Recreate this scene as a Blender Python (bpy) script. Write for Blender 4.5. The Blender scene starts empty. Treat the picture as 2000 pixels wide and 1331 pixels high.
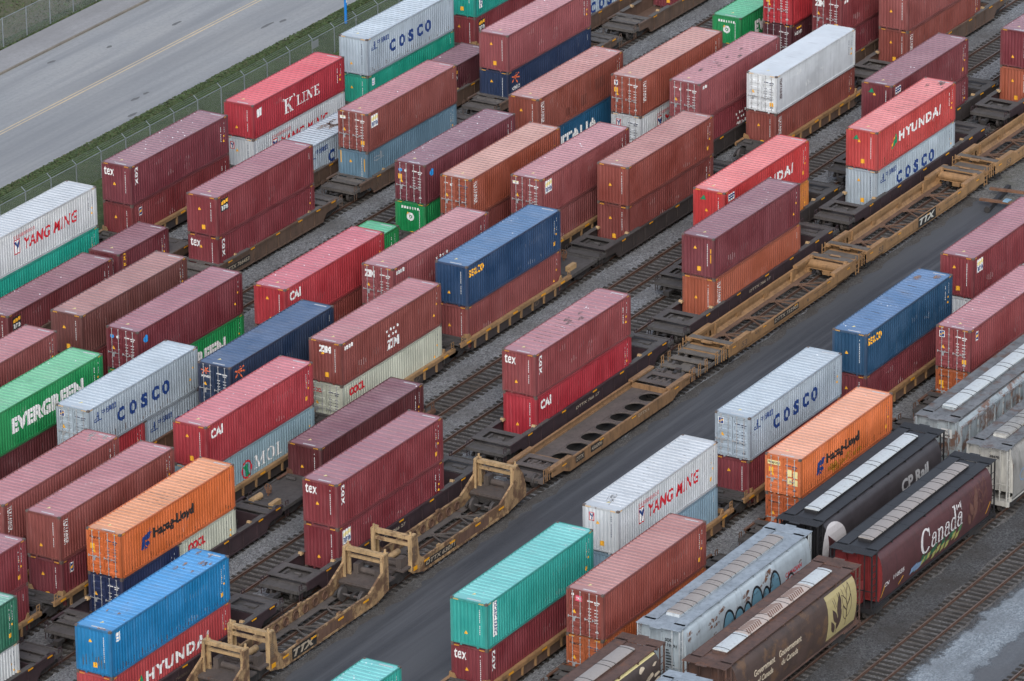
import bpy, bmesh, math, random
from mathutils import Matrix, Vector
random.seed(7)
SC = bpy.context.scene
COL = SC.collection
R = math.radians

# ------------------------------------------------------------------ camera
cam = bpy.data.cameras.new("camera"); cam_o = bpy.data.objects.new("camera", cam); COL.objects.link(cam_o)
fw = Vector((0.79649489, 0.47615557, -0.37265503)); rt = Vector((0.50862691, -0.86089071, -0.01287832)); up = rt.cross(fw)
mw = Matrix((rt, up, -fw)).transposed().to_4x4(); mw.translation = (-290.0, -180.0, 141.799)
cam_o.matrix_world = mw
cam.sensor_width = 36.0; cam.lens = 201.85; cam.clip_start = 1.0; cam.clip_end = 6000.0
SC.camera = cam_o

# ------------------------------------------------------------------ sky, sun, exposure
SUN = Vector((-0.80, -0.45, 0.75)).normalized()
w = bpy.data.worlds.new("World"); SC.world = w; w.use_nodes = True
nt = w.node_tree; nt.nodes.clear()
out = nt.nodes.new("ShaderNodeOutputWorld"); bg = nt.nodes.new("ShaderNodeBackground"); sky = nt.nodes.new("ShaderNodeTexSky"); hs = nt.nodes.new("ShaderNodeHueSaturation")
sky.sky_type = 'NISHITA'; sky.sun_disc = False
sky.sun_elevation = math.asin(SUN.z); sky.sun_rotation = math.atan2(SUN.x, SUN.y)
sky.air_density = 1.0; sky.dust_density = 2.0; sky.ozone_density = 1.0
hs.inputs['Saturation'].default_value = 0.62
bg.inputs["Strength"].default_value = 0.15
nt.links.new(sky.outputs[0], hs.inputs['Color']); nt.links.new(hs.outputs[0], bg.inputs[0]); nt.links.new(bg.outputs[0], out.inputs[0])
sl = bpy.data.lights.new("sun", 'SUN'); sl.energy = 0.75; sl.angle = R(30); sl.color = (1.0, 0.99, 0.98)
so = bpy.data.objects.new("sun", sl); COL.objects.link(so); so.rotation_euler = SUN.to_track_quat('Z', 'Y').to_euler()
SC.view_settings.view_transform = 'Standard'; SC.view_settings.look = 'None'; SC.view_settings.gamma = 1.0
SC.view_settings.exposure = 0.60

# ------------------------------------------------------------------ helpers
def lin(h):
    h = h.lstrip('#'); o = []
    for i in (0, 2, 4):
        c = int(h[i:i+2], 16) / 255.0
        o.append(c / 12.92 if c <= .04045 else ((c + .055) / 1.055) ** 2.4)
    return tuple(o)

class MB:
    """collects shapes into ONE mesh"""
    def __init__(s): s.v = []; s.f = []; s.m = []
    def quad(s, a, b, c, d, m=0):
        n = len(s.v); s.v += [a, b, c, d]; s.f.append((n, n+1, n+2, n+3)); s.m.append(m); return s
    def tri(s, a, b, c, m=0):
        n = len(s.v); s.v += [a, b, c]; s.f.append((n, n+1, n+2)); s.m.append(m); return s
    def box(s, x0, y0, z0, x1, y1, z1, m=0):
        if x0 > x1: x0, x1 = x1, x0
        if y0 > y1: y0, y1 = y1, y0
        if z0 > z1: z0, z1 = z1, z0
        n = len(s.v)
        s.v += [(x0,y0,z0),(x1,y0,z0),(x1,y1,z0),(x0,y1,z0),(x0,y0,z1),(x1,y0,z1),(x1,y1,z1),(x0,y1,z1)]
        s.f += [(n,n+3,n+2,n+1),(n+4,n+5,n+6,n+7),(n,n+1,n+5,n+4),(n+1,n+2,n+6,n+5),(n+2,n+3,n+7,n+6),(n+3,n,n+4,n+7)]
        s.m += [m]*6; return s
    def bar(s, a, b, wd, ht, m=0):
        a = Vector(a); b = Vector(b); d = (b-a).normalized()
        side = d.cross(Vector((0,0,1)))
        if side.length < 1e-3: side = Vector((0,1,0))
        side.normalize(); u = side.cross(d)
        n = len(s.v)
        for p in (a, b):
            for i, j in ((-1,-1),(1,-1),(1,1),(-1,1)):
                s.v.append(tuple(p + side*(i*wd/2) + u*(j*ht/2)))
        s.f += [(n,n+1,n+2,n+3),(n+7,n+6,n+5,n+4)] + [(n+i, n+4+i, n+4+(i+1)%4, n+(i+1)%4) for i in range(4)]
        s.m += [m]*6; return s
    def cyl(s, a, b, r, k=12, m=0, r2=None):
        a = Vector(a); b = Vector(b); d = (b-a).normalized(); r2 = r if r2 is None else r2
        t = Vector((0,0,1)) if abs(d.z) < .9 else Vector((1,0,0))
        e1 = d.cross(t).normalized(); e2 = d.cross(e1)
        n = len(s.v)
        for p, rr in ((a, r), (b, r2)):
            for i in range(k):
                q = 2*math.pi*i/k
                s.v.append(tuple(p + e1*(rr*math.cos(q)) + e2*(rr*math.sin(q))))
        for i in range(k):
            j = (i+1) % k
            s.f.append((n+i, n+j, n+k+j, n+k+i)); s.m.append(m)
        s.f.append(tuple(n+k+i for i in range(k))); s.f.append(tuple(n+k-1-i for i in range(k))); s.m += [m, m]
        return s
    def prism(s, prof, a0, a1, axis='x', m=0, caps=True):
        """closed profile [(p,q)...] extruded: axis x -> (y,z) profile ; axis y -> (x,z) profile"""
        n = len(s.v); k = len(prof)
        for a in (a0, a1):
            for p, q in prof:
                s.v.append((a, p, q) if axis == 'x' else ((p, a, q) if axis == 'y' else (p, q, a)))
        for i in range(k):
            j = (i+1) % k
            s.f.append((n+i, n+j, n+k+j, n+k+i)); s.m.append(m)
        if caps:
            s.f.append(tuple(n+k-1-i for i in range(k))); s.f.append(tuple(n+k+i for i in range(k))); s.m += [m, m]
        return s
    def ring(s, c, axis, r, t, k=16, m=0, kk=6):
        c = Vector(c); ax = Vector(axis).normalized()
        q = Vector((0,0,1)) if abs(ax.z) < .9 else Vector((1,0,0))
        e1 = ax.cross(q).normalized(); e2 = ax.cross(e1); n = len(s.v)
        for i in range(k):
            A = 2*math.pi*i/k; d = e1*math.cos(A) + e2*math.sin(A)
            for j in range(kk):
                B = 2*math.pi*j/kk
                s.v.append(tuple(c + d*(r + t*math.cos(B)) + ax*(t*math.sin(B))))
        for i in range(k):
            for j in range(kk):
                s.f.append((n+i*kk+j, n+((i+1)%k)*kk+j, n+((i+1)%k)*kk+(j+1)%kk, n+i*kk+(j+1)%kk)); s.m.append(m)
        return s
    def mesh(s, name, fix=True):
        me = bpy.data.meshes.new(name); me.from_pydata(s.v, [], s.f)
        me.polygons.foreach_set('material_index', s.m)
        if fix:
            bm = bmesh.new(); bm.from_mesh(me); bmesh.ops.recalc_face_normals(bm, faces=bm.faces); bm.to_mesh(me); bm.free()
        me.update(); return me

CACHE = {}
def cached(key, fn):
    if key not in CACHE: CACHE[key] = fn()
    return CACHE[key]

def put(name, me, mats, parent=None, loc=(0,0,0), rot=(0,0,0)):
    """link one mesh object; its materials sit on the object so meshes can be shared"""
    if not isinstance(mats, (list, tuple)): mats = [mats]
    while len(me.materials) < len(mats): me.materials.append(mats[len(me.materials)])
    o = bpy.data.objects.new(name, me); COL.objects.link(o)
    for i, m in enumerate(mats):
        o.material_slots[i].link = 'OBJECT'; o.material_slots[i].material = m
    o.parent = parent; o.location = loc; o.rotation_euler = rot
    return o

def thing(name, label, cat, loc=(0,0,0), rz=0, group=None):
    o = bpy.data.objects.new(name, None); COL.objects.link(o); o.empty_display_size = .5
    o.location = loc; o.rotation_euler = (0,0,rz); o['label'] = label; o['category'] = cat
    if group: o['group'] = group
    return o
def tag(o, label, cat, group=None):
    o['label'] = label; o['category'] = cat
    if group: o['group'] = group
    return o
def struct(name, me, m):
    o = put(name, me, m); o['kind'] = 'structure'; return o

# ------------------------------------------------------------------ materials
class NT:
    def __init__(s, name):
        s.mat = bpy.data.materials.new(name); s.mat.use_nodes = True; s.t = s.mat.node_tree
        s.b = s.t.nodes['Principled BSDF']
    def n(s, typ, **kw):
        o = s.t.nodes.new('ShaderNode' + typ)
        for k, v in kw.items(): setattr(o, k, v)
        return o
    def l(s, a, b): s.t.links.new(a, b)
    def coord(s, scale=(1,1,1), rnd=True, world=False):
        if world:
            g = s.n('NewGeometry'); src = g.outputs['Position']
        else:
            src = s.n('TexCoord').outputs['Object']
        mp = s.n('Mapping'); mp.inputs['Scale'].default_value = scale
        s.l(src, mp.inputs['Vector'])
        if rnd and not world:
            oi = s.n('ObjectInfo'); m = s.n('Math', operation='MULTIPLY'); m.inputs[1].default_value = 87.0
            s.l(oi.outputs['Random'], m.inputs[0]); s.l(m.outputs[0], mp.inputs['Location'])
        return mp.outputs[0]
    def noise(s, vec, scale, detail=4, rough=.55):
        o = s.n('TexNoise'); o.inputs['Scale'].default_value = scale; o.inputs['Detail'].default_value = detail; o.inputs['Roughness'].default_value = rough
        s.l(vec, o.inputs['Vector']); return o.outputs['Fac']
    def ramp(s, fac, a, b, lo=0.0, hi=1.0):
        o = s.n('MapRange'); o.inputs[1].default_value = a; o.inputs[2].default_value = b; o.inputs[3].default_value = lo; o.inputs[4].default_value = hi
        s.l(fac, o.inputs[0]); return o.outputs[0]
    def mix(s, fac, a, b, blend='MIX'):
        o = s.n('Mix', data_type='RGBA', blend_type=blend)
        for i, v in ((0, fac), (6, a), (7, b)):
            if hasattr(v, 'is_linked'): s.l(v, o.inputs[i])
            elif i == 0: o.inputs[0].default_value = v
            else: o.inputs[i].default_value = tuple(v)[:3] + (1,)
        return o.outputs[2]
    def mul(s, a, b):
        o = s.n('Math', operation='MULTIPLY')
        for i, v in enumerate((a, b)):
            if hasattr(v, 'is_linked'): s.l(v, o.inputs[i])
            else: o.inputs[i].default_value = v
        return o.outputs[0]
    def bump(s, h, strength, dist):
        o = s.n('Bump'); o.inputs['Strength'].default_value = strength; o.inputs['Distance'].default_value = dist
        s.l(h, o.inputs['Height']); s.l(o.outputs[0], s.b.inputs['Normal'])
    def fin(s, col, rough=.5, spec=.5):
        if hasattr(col, 'is_linked'): s.l(col, s.b.inputs['Base Color'])
        else: s.b.inputs['Base Color'].default_value = tuple(col)[:3] + (1,)
        if hasattr(rough, 'is_linked'): s.l(rough, s.b.inputs['Roughness'])
        else: s.b.inputs['Roughness'].default_value = rough
        s.b.inputs['Specular IOR Level'].default_value = spec
        return s.mat

RUST = (0.105, 0.042, 0.022)
def sc3(c, k): return tuple(min(.92, x*k) for x in c)
def mixc(a, b, t): return tuple(x*(1-t)+y*t for x, y in zip(a, b))

def side_paint(key, rgb, rust=.25, dirt=.5, rough=.48):
    """container wall paint: mottled fading, vertical dirt streaks, rust spots"""
    def mk():
        N = NT('paint_' + key)
        v = N.coord()
        big = N.noise(v, .55, 3)
        c = N.mix(N.ramp(big, .3, .7), sc3(rgb, .80), sc3(mixc(rgb, (.5,.5,.5), .025), 1.1))
        pl = N.noise(N.coord((.32, .32, .22)), 1.0, 2, .5); c = N.mix(N.mul(N.ramp(pl, .50, .72), .55), c, sc3(mixc(rgb, (.42,.40,.40), .06), 1.12))
        st = N.noise(N.coord((5.5, 5.5, .35)), 1.0, 4, .6)
        c = N.mix(N.mul(N.ramp(st, .5, .75), dirt), c, sc3(rgb, .55))
        st2 = N.noise(N.coord((9, 9, .5)), 1.0, 3, .6)
        c = N.mix(N.mul(N.ramp(st2, .58, .8), .18), c, mixc(rgb, (.6,.6,.6), .40))
        rs = N.noise(N.coord((2.6, 2.6, 1.1)), 1.3, 9, .72)
        th = .74 - .14*rust
        c = N.mix(N.mul(N.ramp(rs, th, th + .05), .85), c, RUST)
        ro = N.ramp(big, .3, .7, rough - .08, rough + .12)
        fine = N.noise(v, 9, 3)
        N.bump(fine, .12, .02)
        return N.fin(c, ro)
    return cached(('side', key, rust), mk)

def roof_paint(key, rgb, rust=.25, specks=0.0, streak=.5):
    """weathered roof sheet: chalky fading, cross streaks of dirt, droppings, rust"""
    def mk():
        N = NT('roof_' + key)
        v = N.coord()
        big = N.noise(v, .45, 4)
        c = N.mix(N.ramp(big, .3, .7), sc3(rgb, .88), sc3(mixc(rgb, (.55,.55,.55), .10), 1.08))
        st = N.noise(N.coord((5.0, .55, 1)), 1.1, 5, .65)
        c = N.mix(N.mul(N.ramp(st, .60, .74), streak), c, mixc(sc3(rgb, .38), (.05,.045,.04), .4))
        md = N.noise(N.coord((.8, .5, 1)), 1.2, 6, .6)
        c = N.mix(N.mul(N.ramp(md, .5, .8), .35), c, mixc(rgb, (.32,.28,.25), .6))
        rs = N.noise(N.coord((1.5, 1.5, 1)), 1.7, 9, .7); th = .76 - .14*rust
        c = N.mix(N.mul(N.ramp(rs, th, th + .05), .8), c, sc3(RUST, 1.4))
        if specks > 0:
            vo = N.n('TexVoronoi'); vo.inputs['Scale'].default_value = 4.2; N.l(N.coord((1, .8, .02)), vo.inputs['Vector'])
            sp = N.ramp(vo.outputs['Distance'], .11, .19, 1.0, 0.0)
            gate = N.ramp(N.noise(v, 1.1, 3), .58 - .12*specks, .66 - .12*specks)
            c = N.mix(N.mul(sp, gate), c, (.75, .77, .78))
        N.bump(N.noise(v, 7, 3), .15, .02)
        return N.fin(c, N.ramp(big, .3, .7, .38, .6))
    return cached(('roof', key, specks, rust), mk)

def metal(key, rgb, rough=.6, rust=.3, dirt=.4, scale=1.0, rustcol=RUST):
    """railcar paint/steel with rust blotches and grime"""
    def mk():
        N = NT(key)
        v = N.coord()
        a = N.noise(v, .9*scale, 5, .6)
        c = N.mix(N.ramp(a, .3, .7), sc3(rgb, .78), sc3(rgb, 1.15))
        g = N.noise(N.coord((3, 3, .6)), 1.2*scale, 5, .65)
        c = N.mix(N.mul(N.ramp(g, .48, .72), dirt), c, mixc(sc3(rgb, .3), (.03,.027,.025), .5))
        r = N.noise(v, 1.6*scale, 8, .7); th = .72 - .24*rust
        c = N.mix(N.mul(N.ramp(r, th, th + .09), .85), c, rustcol)
        N.bump(N.noise(v, 14, 4), .2, .02)
        return N.fin(c, rough)
    return cached(('metal', key), mk)

def flat(key, rgb, rough=.55, wear=.25):
    def mk():
        N = NT(key)
        n = N.noise(N.coord(), 5, 6, .7)
        c = N.mix(N.mul(N.ramp(n, .52, .72), wear), rgb, mixc(rgb, (.25,.22,.2), .6))
        return N.fin(c, rough)
    return cached(('flat', key), mk)

# ------------------------------------------------------------------ flat lettering -> meshes laid on real surfaces
def text2d(s, bold=0.02, shear=0.0, space=1.0):
    def mk():
        cu = bpy.data.curves.new('t', 'FONT'); cu.body = s; cu.size = 1.0; cu.offset = bold; cu.shear = shear; cu.space_character = space; cu.resolution_u = 3; cu.fill_mode = 'FRONT'
        o = bpy.data.objects.new('t', cu); COL.objects.link(o)
        dg = bpy.context.evaluated_depsgraph_get(); dg.update()
        me = bpy.data.meshes.new_from_object(o.evaluated_get(dg))
        v = [(p.co.x, p.co.y) for p in me.vertices]; f = [tuple(p.vertices) for p in me.polygons]
        bpy.data.objects.remove(o); bpy.data.curves.remove(cu); bpy.data.meshes.remove(me)
        return v, f
    return cached(('t2', s, bold, shear, space), mk)
def fit(g, u0, u1, v0, v1, rot=False):
    """scale a 2D shape into a box; rot: reads downwards"""
    v, f = g
    if rot: v = [(b, -a) for a, b in v]
    xs = [p[0] for p in v]; ys = [p[1] for p in v]
    ax, bx, ay, by = min(xs), max(xs), min(ys), max(ys)
    return [(u0 + (x-ax)/(bx-ax+1e-9)*(u1-u0), v0 + (y-ay)/(by-ay+1e-9)*(v1-v0)) for x, y in v], f
def join(*gs):
    V = []; F = []
    for v, f in gs:
        n = len(V); V += v; F += [tuple(i+n for i in q) for q in f]
    return V, F
def rect(u0, v0, u1, v1): return [(u0,v0),(u1,v0),(u1,v1),(u0,v1)], [(0,1,2,3)]
def poly(*pts): return list(pts), [tuple(range(len(pts)))]
def stroke(x0, y0, x1, y1, wd):
    dx, dy = x1-x0, y1-y0; L = math.hypot(dx, dy); nx, ny = -dy/L*wd/2, dx/L*wd/2
    return poly((x0+nx,y0+ny),(x0-nx,y0-ny),(x1-nx,y1-ny),(x1+nx,y1+ny))
def arc(cx, cy, rx, ry, wx, wy, a0=0, a1=360, k=28):
    """ring section whose thickness is wx on the left/right and wy on top/bottom"""
    V = []; F = []
    for i in range(k+1):
        a = R(a0 + (a1-a0)*i/k); c, s = math.cos(a), math.sin(a)
        V += [(cx+rx*c, cy+ry*s), (cx+(rx-wx)*c, cy+(ry-wy)*s)]
        if i: F.append((2*i-2, 2*i, 2*i+1, 2*i-1))
    return V, F
def disc(cx, cy, rx, ry=None, k=24):
    ry = ry or rx
    return poly(*[(cx+rx*math.cos(2*math.pi*i/k), cy+ry*math.sin(2*math.pi*i/k)) for i in range(k)])
def dashes(u, v0, v1, wd=.05, pitch=.13, vert=True, seed=1, keep=.93):
    rr = random.Random(seed); gs = []; p = v0
    while p + pitch*.7 < v1:
        if rr.random() < keep:
            d = pitch*(.62 + .16*rr.random())
            gs.append(rect(u, p, u+wd, p+d) if vert else rect(p, u, p+d, u+wd))
        p += pitch
    return join(*gs)
def serif(word):
    """a few capital letters drawn with stems, hairlines and serifs (1 unit high)"""
    x = 0; gs = []
    S = lambda a, b, c, d: gs.append(rect(x+a, b, x+c, d))
    for ch in word:
        if ch == 'K':
            S(.1,.07,.3,.93); S(0,0,.42,.07); S(0,.93,.42,1)
            gs.append(stroke(x+.3,.42,x+.72,.95,.09)); gs.append(stroke(x+.42,.58,x+.78,.05,.19)); S(.55,.93,.88,1); S(.6,0,.95,.07); x += 1.02
        elif ch == 'L':
            S(.1,.07,.28,.93); S(0,0,.68,.07); S(0,.93,.4,1); S(.6,.07,.68,.28); x += .8
        elif ch == 'I':
            S(.1,.07,.28,.93); S(0,0,.38,.07); S(0,.93,.38,1); x += .52
        elif ch == 'N':
            S(.1,.07,.18,.93); S(0,0,.3,.07); S(0,.93,.24,1); gs.append(stroke(x+.2,.93,x+.72,.06,.2)); S(.74,0,.82,.93); S(.62,.93,.94,1); x += 1.06
        elif ch == 'E':
            S(.1,.07,.28,.93); S(0,0,.68,.07); S(0,.93,.66,1); S(.6,.07,.68,.28); S(.58,.76,.66,.93); S(.28,.47,.5,.54); S(.46,.38,.52,.63); x += .84
        elif ch == 'M':
            S(.12,.07,.2,.93); S(0,0,.32,.07); S(0,.93,.28,1); gs.append(stroke(x+.22,.95,x+.58,.03,.18)); gs.append(stroke(x+.58,.05,x+.96,.95,.08)); S(.9,.07,1.08,.93); S(.8,0,1.2,.07); S(.92,.93,1.2,1); x += 1.36
        elif ch == 'O':
            gs.append(arc(x+.46,.5,.46,.52,.18,.07)); x += 1.06
    return join(*gs)
def wordmark():
    """'Canada' in a heavy bookish serif with a small flag over the last letter"""
    gs = []; x = 0
    gs.append(arc(x+.5,.5,.5,.54,.2,.08,42,318)); gs.append(rect(x+.8,.62,x+.87,.98)); x += 1.02
    def a(x): return [arc(x+.24,.2,.24,.22,.12,.06), rect(x+.34,.04,x+.47,.5), arc(x+.27,.47,.2,.16,.1,.05,0,165), rect(x+.42,0,x+.55,.06), disc(x+.1,.46,.06)]
    def n(x): return [rect(x+.06,.04,x+.18,.62), rect(x,0,x+.26,.05), rect(x,.58,x+.12,.64), arc(x+.32,.44,.2,.2,.11,.07,0,160), rect(x+.4,.04,x+.52,.46), rect(x+.34,0,x+.6,.05)]
    def d(x): return [arc(x+.26,.3,.26,.31,.12,.06), rect(x+.38,.04,x+.51,1.06), rect(x+.28,1.0,x+.42,1.06), rect(x+.46,0,x+.6,.06)]
    for fn, ad in ((a,.6),(n,.66),(a,.6),(d,.64),(a,.58)):
        gs += fn(x); x += ad
    fx = x - .62
    gs += [rect(fx+.02,.80,fx+.10,1.02), rect(fx+.34,.80,fx+.42,1.02), disc(fx+.22,.91,.07,.07,6), rect(fx+.46,.66,fx+.48,1.06)]
    return join(*gs)

def lay(name, g, mapper, cu=(), cv=()):
    """cut a 2D shape along the folds of the surface it is painted on and lay it there"""
    me = bpy.data.meshes.new(name); me.from_pydata([(a, b, 0) for a, b in g[0]], [], g[1])
    bm = bmesh.new(); bm.from_mesh(me)
    us = [p[0] for p in g[0]]; vs = [p[1] for p in g[0]]
    u0, u1, v0, v1 = min(us), max(us), min(vs), max(vs)
    for c in cu:
        if u0 < c < u1: bmesh.ops.bisect_plane(bm, geom=bm.verts[:]+bm.edges[:]+bm.faces[:], dist=1e-5, plane_co=(c,0,0), plane_no=(1,0,0))
    for c in cv:
        if v0 < c < v1: bmesh.ops.bisect_plane(bm, geom=bm.verts[:]+bm.edges[:]+bm.faces[:], dist=1e-5, plane_co=(0,c,0), plane_no=(0,1,0))
    for p in bm.verts: p.co = mapper(p.co.x, p.co.y)
    bm.to_mesh(me); bm.free(); me.update(); return me

# ------------------------------------------------------------------ shipping containers
W = 2.438; HC = 2.896; ST = 2.591; L40 = 12.192; L20 = 6.058
PU, ED = .278, .25
def sdep(u):
    t = (u - .2) % PU
    if t < .09: return 0.0
    if t < .135: return .046*(t-.09)/.045
    if t < .230: return .046
    return .046*(PU-t)/(PU-.23)
def scuts(L):
    r = []; u = .2
    while u < L-.2:
        r += [u, u+.09, u+.135, u+.230]; u += PU
    return [x for x in r if x < L-.2]
def edep(wd):
    t = (wd - .17) % ED
    if t < .09: return 0.0
    if t < .14: return .04*(t-.09)/.05
    if t < .20: return .04
    return .04*(ED-t)/.05
def ecuts():
    r = []; a = .17
    while a < W-.17: r += [a, a+.09, a+.14, a+.20]; a += ED
    return [x for x in r if x < W-.17]

def c_frame(L, H):
    b = MB(); h = W/2
    for x in (0, L):
        s = 1 if x == 0 else -1
        for y in (-1, 1): b.box(x, y*h, .118, x+s*.13, y*(h-.15), H-.118)
        b.box(x+s*.004, -h+.16, H-.125, x+s*.09, h-.16, H-.004)
        b.box(x+s*.006, -h+.17, .105, x+s*.09, h-.17, .20); b.box(x+s*.006, -.62, .012, x+s*.09, -.50, .105); b.box(x+s*.006, .50, .012, x+s*.09, .62, .105)
    for y in (-1, 1):
        b.box(.17, y*(h-.004), H-.105, L-.17, y*(h-.065), H-.006)
        b.box(.17, y*(h-.004), .02, L-.17, y*(h-.06), .165)
    b.box(.1, -h+.07, .14, L-.1, h-.07, .18)
    return b.mesh('frame')
def c_cast():
    return MB().box(-.003, -.003, -.003, .178, .165, .115).mesh('corner_casting')
def c_side(L, H):
    b = MB(); us = [.13] + scuts(L) + [L-.13]; y0 = -(W/2-.012)
    for a, c in zip(us, us[1:]):
        ya, yc = y0+sdep(a) if .2 <= a <= L-.2 else y0, y0+sdep(c) if .2 <= c <= L-.2 else y0
        b.quad((a, ya, .16), (c, yc, .16), (c, yc, H-.1), (a, ya, H-.1))
    return b.mesh('side_wall', False)
def c_flat(L, H):
    b = MB(); y0 = -(W/2-.012)+.045; xs = [.13] + [.13+(L-.26)*i/10 for i in range(1, 10)] + [L-.13]
    for a, c in zip(xs, xs[1:]): b.quad((a, y0, .16), (c-.012, y0, .16), (c-.012, y0, H-.1), (a, y0, H-.1)); b.quad((c-.012, y0+.004, .16), (c, y0+.004, .16), (c, y0+.004, H-.1), (c-.012, y0+.004, H-.1))
    return b.mesh('side_wall', False)
def c_flatroof(L, H):
    return MB().quad((.085, -W/2+.06, H-.022), (L-.085, -W/2+.06, H-.022), (L-.085, W/2-.06, H-.022), (.085, W/2-.06, H-.022)).mesh('roof', False)
def c_end(H):
    b = MB(); ws = [.14] + ecuts() + [W-.14]
    for a, c in zip(ws, ws[1:]):
        xa = .02+edep(a) if .17 <= a <= W-.17 else .02; xc = .02+edep(c) if .17 <= c <= W-.17 else .02
        b.quad((xa, W/2-a, .19), (xc, W/2-c, .19), (xc, W/2-c, H-.12), (xa, W/2-a, H-.12))
    return b.mesh('end_wall', False)
def c_roof(L, H, coarse):
    b = MB(); z = H-.022; h = W/2-.06
    xs = [(.085, 0), (.5, 0)]; x = .5
    while x < L-.62:
        if coarse: xs += [(x+.40, 0), (x+.425, -.05), (x+.53, -.05), (x+.555, 0)]; x += .555
        else: xs += [(x+.22, 0), (x+.25, -.045), (x+.37, -.045), (x+.40, 0)]; x += .40
    xs += [(L-.085, 0)]
    for (a, za), (c, zc) in zip(xs, xs[1:]):
        b.quad((a, -h, z+za), (c, -h, z+zc), (c, h, z+zc), (a, h, z+za))
    return b.mesh('roof', False)
def c_door(H, s):
    """one leaf, s=+1 left leaf (towards +y), -1 right leaf"""
    b = MB(); z0, z1 = .21, H-.135; ya, yb = .018, 1.06; n = 5
    hh = (z1-z0)/n; zs = [(z0, 0)]
    for i in range(n):
        c = z0 + hh*i
        zs += [(c+.10, 0), (c+.14, .032), (c+hh-.14, .032), (c+hh-.10, 0)]
    zs += [(z1, 0)]
    for (a, da), (c, dc) in zip(zs, zs[1:]):
        for y0, y1, k in ((ya, ya+.10, 0), (ya+.10, yb-.10, 1), (yb-.10, yb, 0)):
            xa, xc = .035 + da*k, .035 + dc*k
            b.quad((xa, s*y1, a), (xa, s*y0, a), (xc, s*y0, c), (xc, s*y1, c))
    b.quad((.035, s*ya, z0), (.09, s*ya, z0), (.09, s*ya, z1), (.035, s*ya, z1))
    me = b.mesh('door'); return me
def c_bar(H):
    b = MB(); b.cyl((-.008, 0, .10), (-.008, 0, H-.06), .02, 8)
    for z in (.12, .55, H*.5, H-.5, H-.09): b.box(-.012, -.045, z-.03, .034, .045, z+.03)
    b.box(-.04, -.02, H*.40, -.022, .30, H*.40+.035); b.box(-.04, .26, H*.40-.05, .03, .31, H*.40+.08)
    return b.mesh('locking_bar')

def smap(L): return lambda u, v: Vector((u, -(W/2-.012) + (sdep(u) if .2 <= u <= L-.2 else 0) - .005, v))
def emap(a, v): return Vector((.015 + (edep(a) if .17 <= a <= W-.17 else 0), W/2-a, v))
def dmap(a, v): return Vector((.029, W/2-a, v))

WHITE = flat('lettering_white', (.78,.78,.76)); NAVYL = flat('lettering_navy', lin('#163a78')); REDL = flat('lettering_red', lin('#c4202f'))
BLACKL = flat('lettering_black', (.018,.018,.02)); YELL = flat('lettering_yellow', lin('#f2b233')); GREENL = flat('lettering_green', lin('#12885a'))
ORANL = flat('lettering_orange', lin('#e8744a')); BLUEL = flat('lettering_blue', lin('#2a8fd4')); GREYL = flat('lettering_grey', (.33,.34,.35)); CREAM = flat('lettering_cream', lin('#e6d79a'))
REFL = flat('reflector_yellow', lin('#f0a818'), .4, .15)
CASTM = metal('casting_steel', (.13,.10,.085), .6, .6, .4)
BARM = metal('galvanised_bar', (.42,.42,.42), .45, .15, .25)

COLS = {  # side / roof sheet, rust, droppings
 'maroon': ('#7a3037', '#a17079', .1, 0), 'maroon_specked': ('#712f38', '#957079', .1, 1), 'plum': ('#6d2f37', '#8f666f', .1, .15), 'plum_specked': ('#6a2f39', '#8d6a75', .1, 1.15),
 'brown': ('#75423d', '#a67b77', .12, 0), 'brick': ('#854644', '#b27a80', .12, .1), 'brick_specked': ('#863d43', '#b27d84', .12, .8), 'rose': ('#8a474c', '#b78489', .15, .1),
 'tan_red': ('#85443b', '#b98681', .12, .25), 'orange_red': ('#964c3b', '#c2978c', .12, 0), 'terracotta': ('#8e4739', '#bf928a', .12, 0), 'red_brown': ('#843f39', '#b2817d', .1, 0),
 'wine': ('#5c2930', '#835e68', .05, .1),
 'red': ('#b02a36', '#d7656c', .06, 0), 'scarlet': ('#bc363a', '#dc807f', .1, .2), 'faded_red': ('#ba4446', '#d78382', .3, .2), 'crimson': ('#a43039', '#c4727d', .08, .15), 'crimson_specked': ('#9e343d', '#c57a82', .08, .75),
 'orange': ('#cb6735', '#dd9c74', .3, 0), 'pale_orange': ('#cf6e3e', '#e2a689', .25, .1), 'rust_orange': ('#b75c31', '#d08858', .45, 0), 'ember': ('#a2573f', '#c79a8c', .12, 0), 'amber': ('#d98038', '#e0a060', .2, 0),
 'navy': ('#1b2f50', '#435d80', .1, 0), 'denim': ('#1e3d62', '#54789f', .12, .25), 'denim_rusty': ('#1e4970', '#577aa3', .2, .1), 'ink': ('#1c2a50', '#3f5480', .1, 0), 'sea_blue': ('#14567a', '#3d7593', .1, 0),
 'sky_blue': ('#0a76b6', '#4a98d0', .3, 0), 'teal': ('#2d9892', '#78c4c1', .08, .1), 'teal_specked': ('#2d9f9b', '#78c8c6', .08, .9), 'jade': ('#199a8a', '#6fc0b0', .08, 0),
 'green': ('#1a8a4d', '#76bc94', .1, .2), 'emerald': ('#148a4c', '#60b68e', .12, 0), 'bottle': ('#2d6b59', '#86b5a5', .15, 0),
 'grey': ('#a8b5bf', '#b6c1c9', .42, .1), 'white': ('#cbcfd1', '#c3c8cc', .22, .05), 'reefer': ('#dee1e1', '#d2d8dc', .06, 0), 'slate': ('#6b8697', '#90a8b6', .3, 0), 'mist': ('#92a9b8', '#a9bcc8', .2, 0), 'mol_grey': ('#8aa3ac', '#a0b4bb', .3, 0), 'ivory': ('#c0c3b3', '#c9ccc0', .25, 0),
}
LIGHT = {'grey', 'white', 'reefer', 'ivory'}
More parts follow.
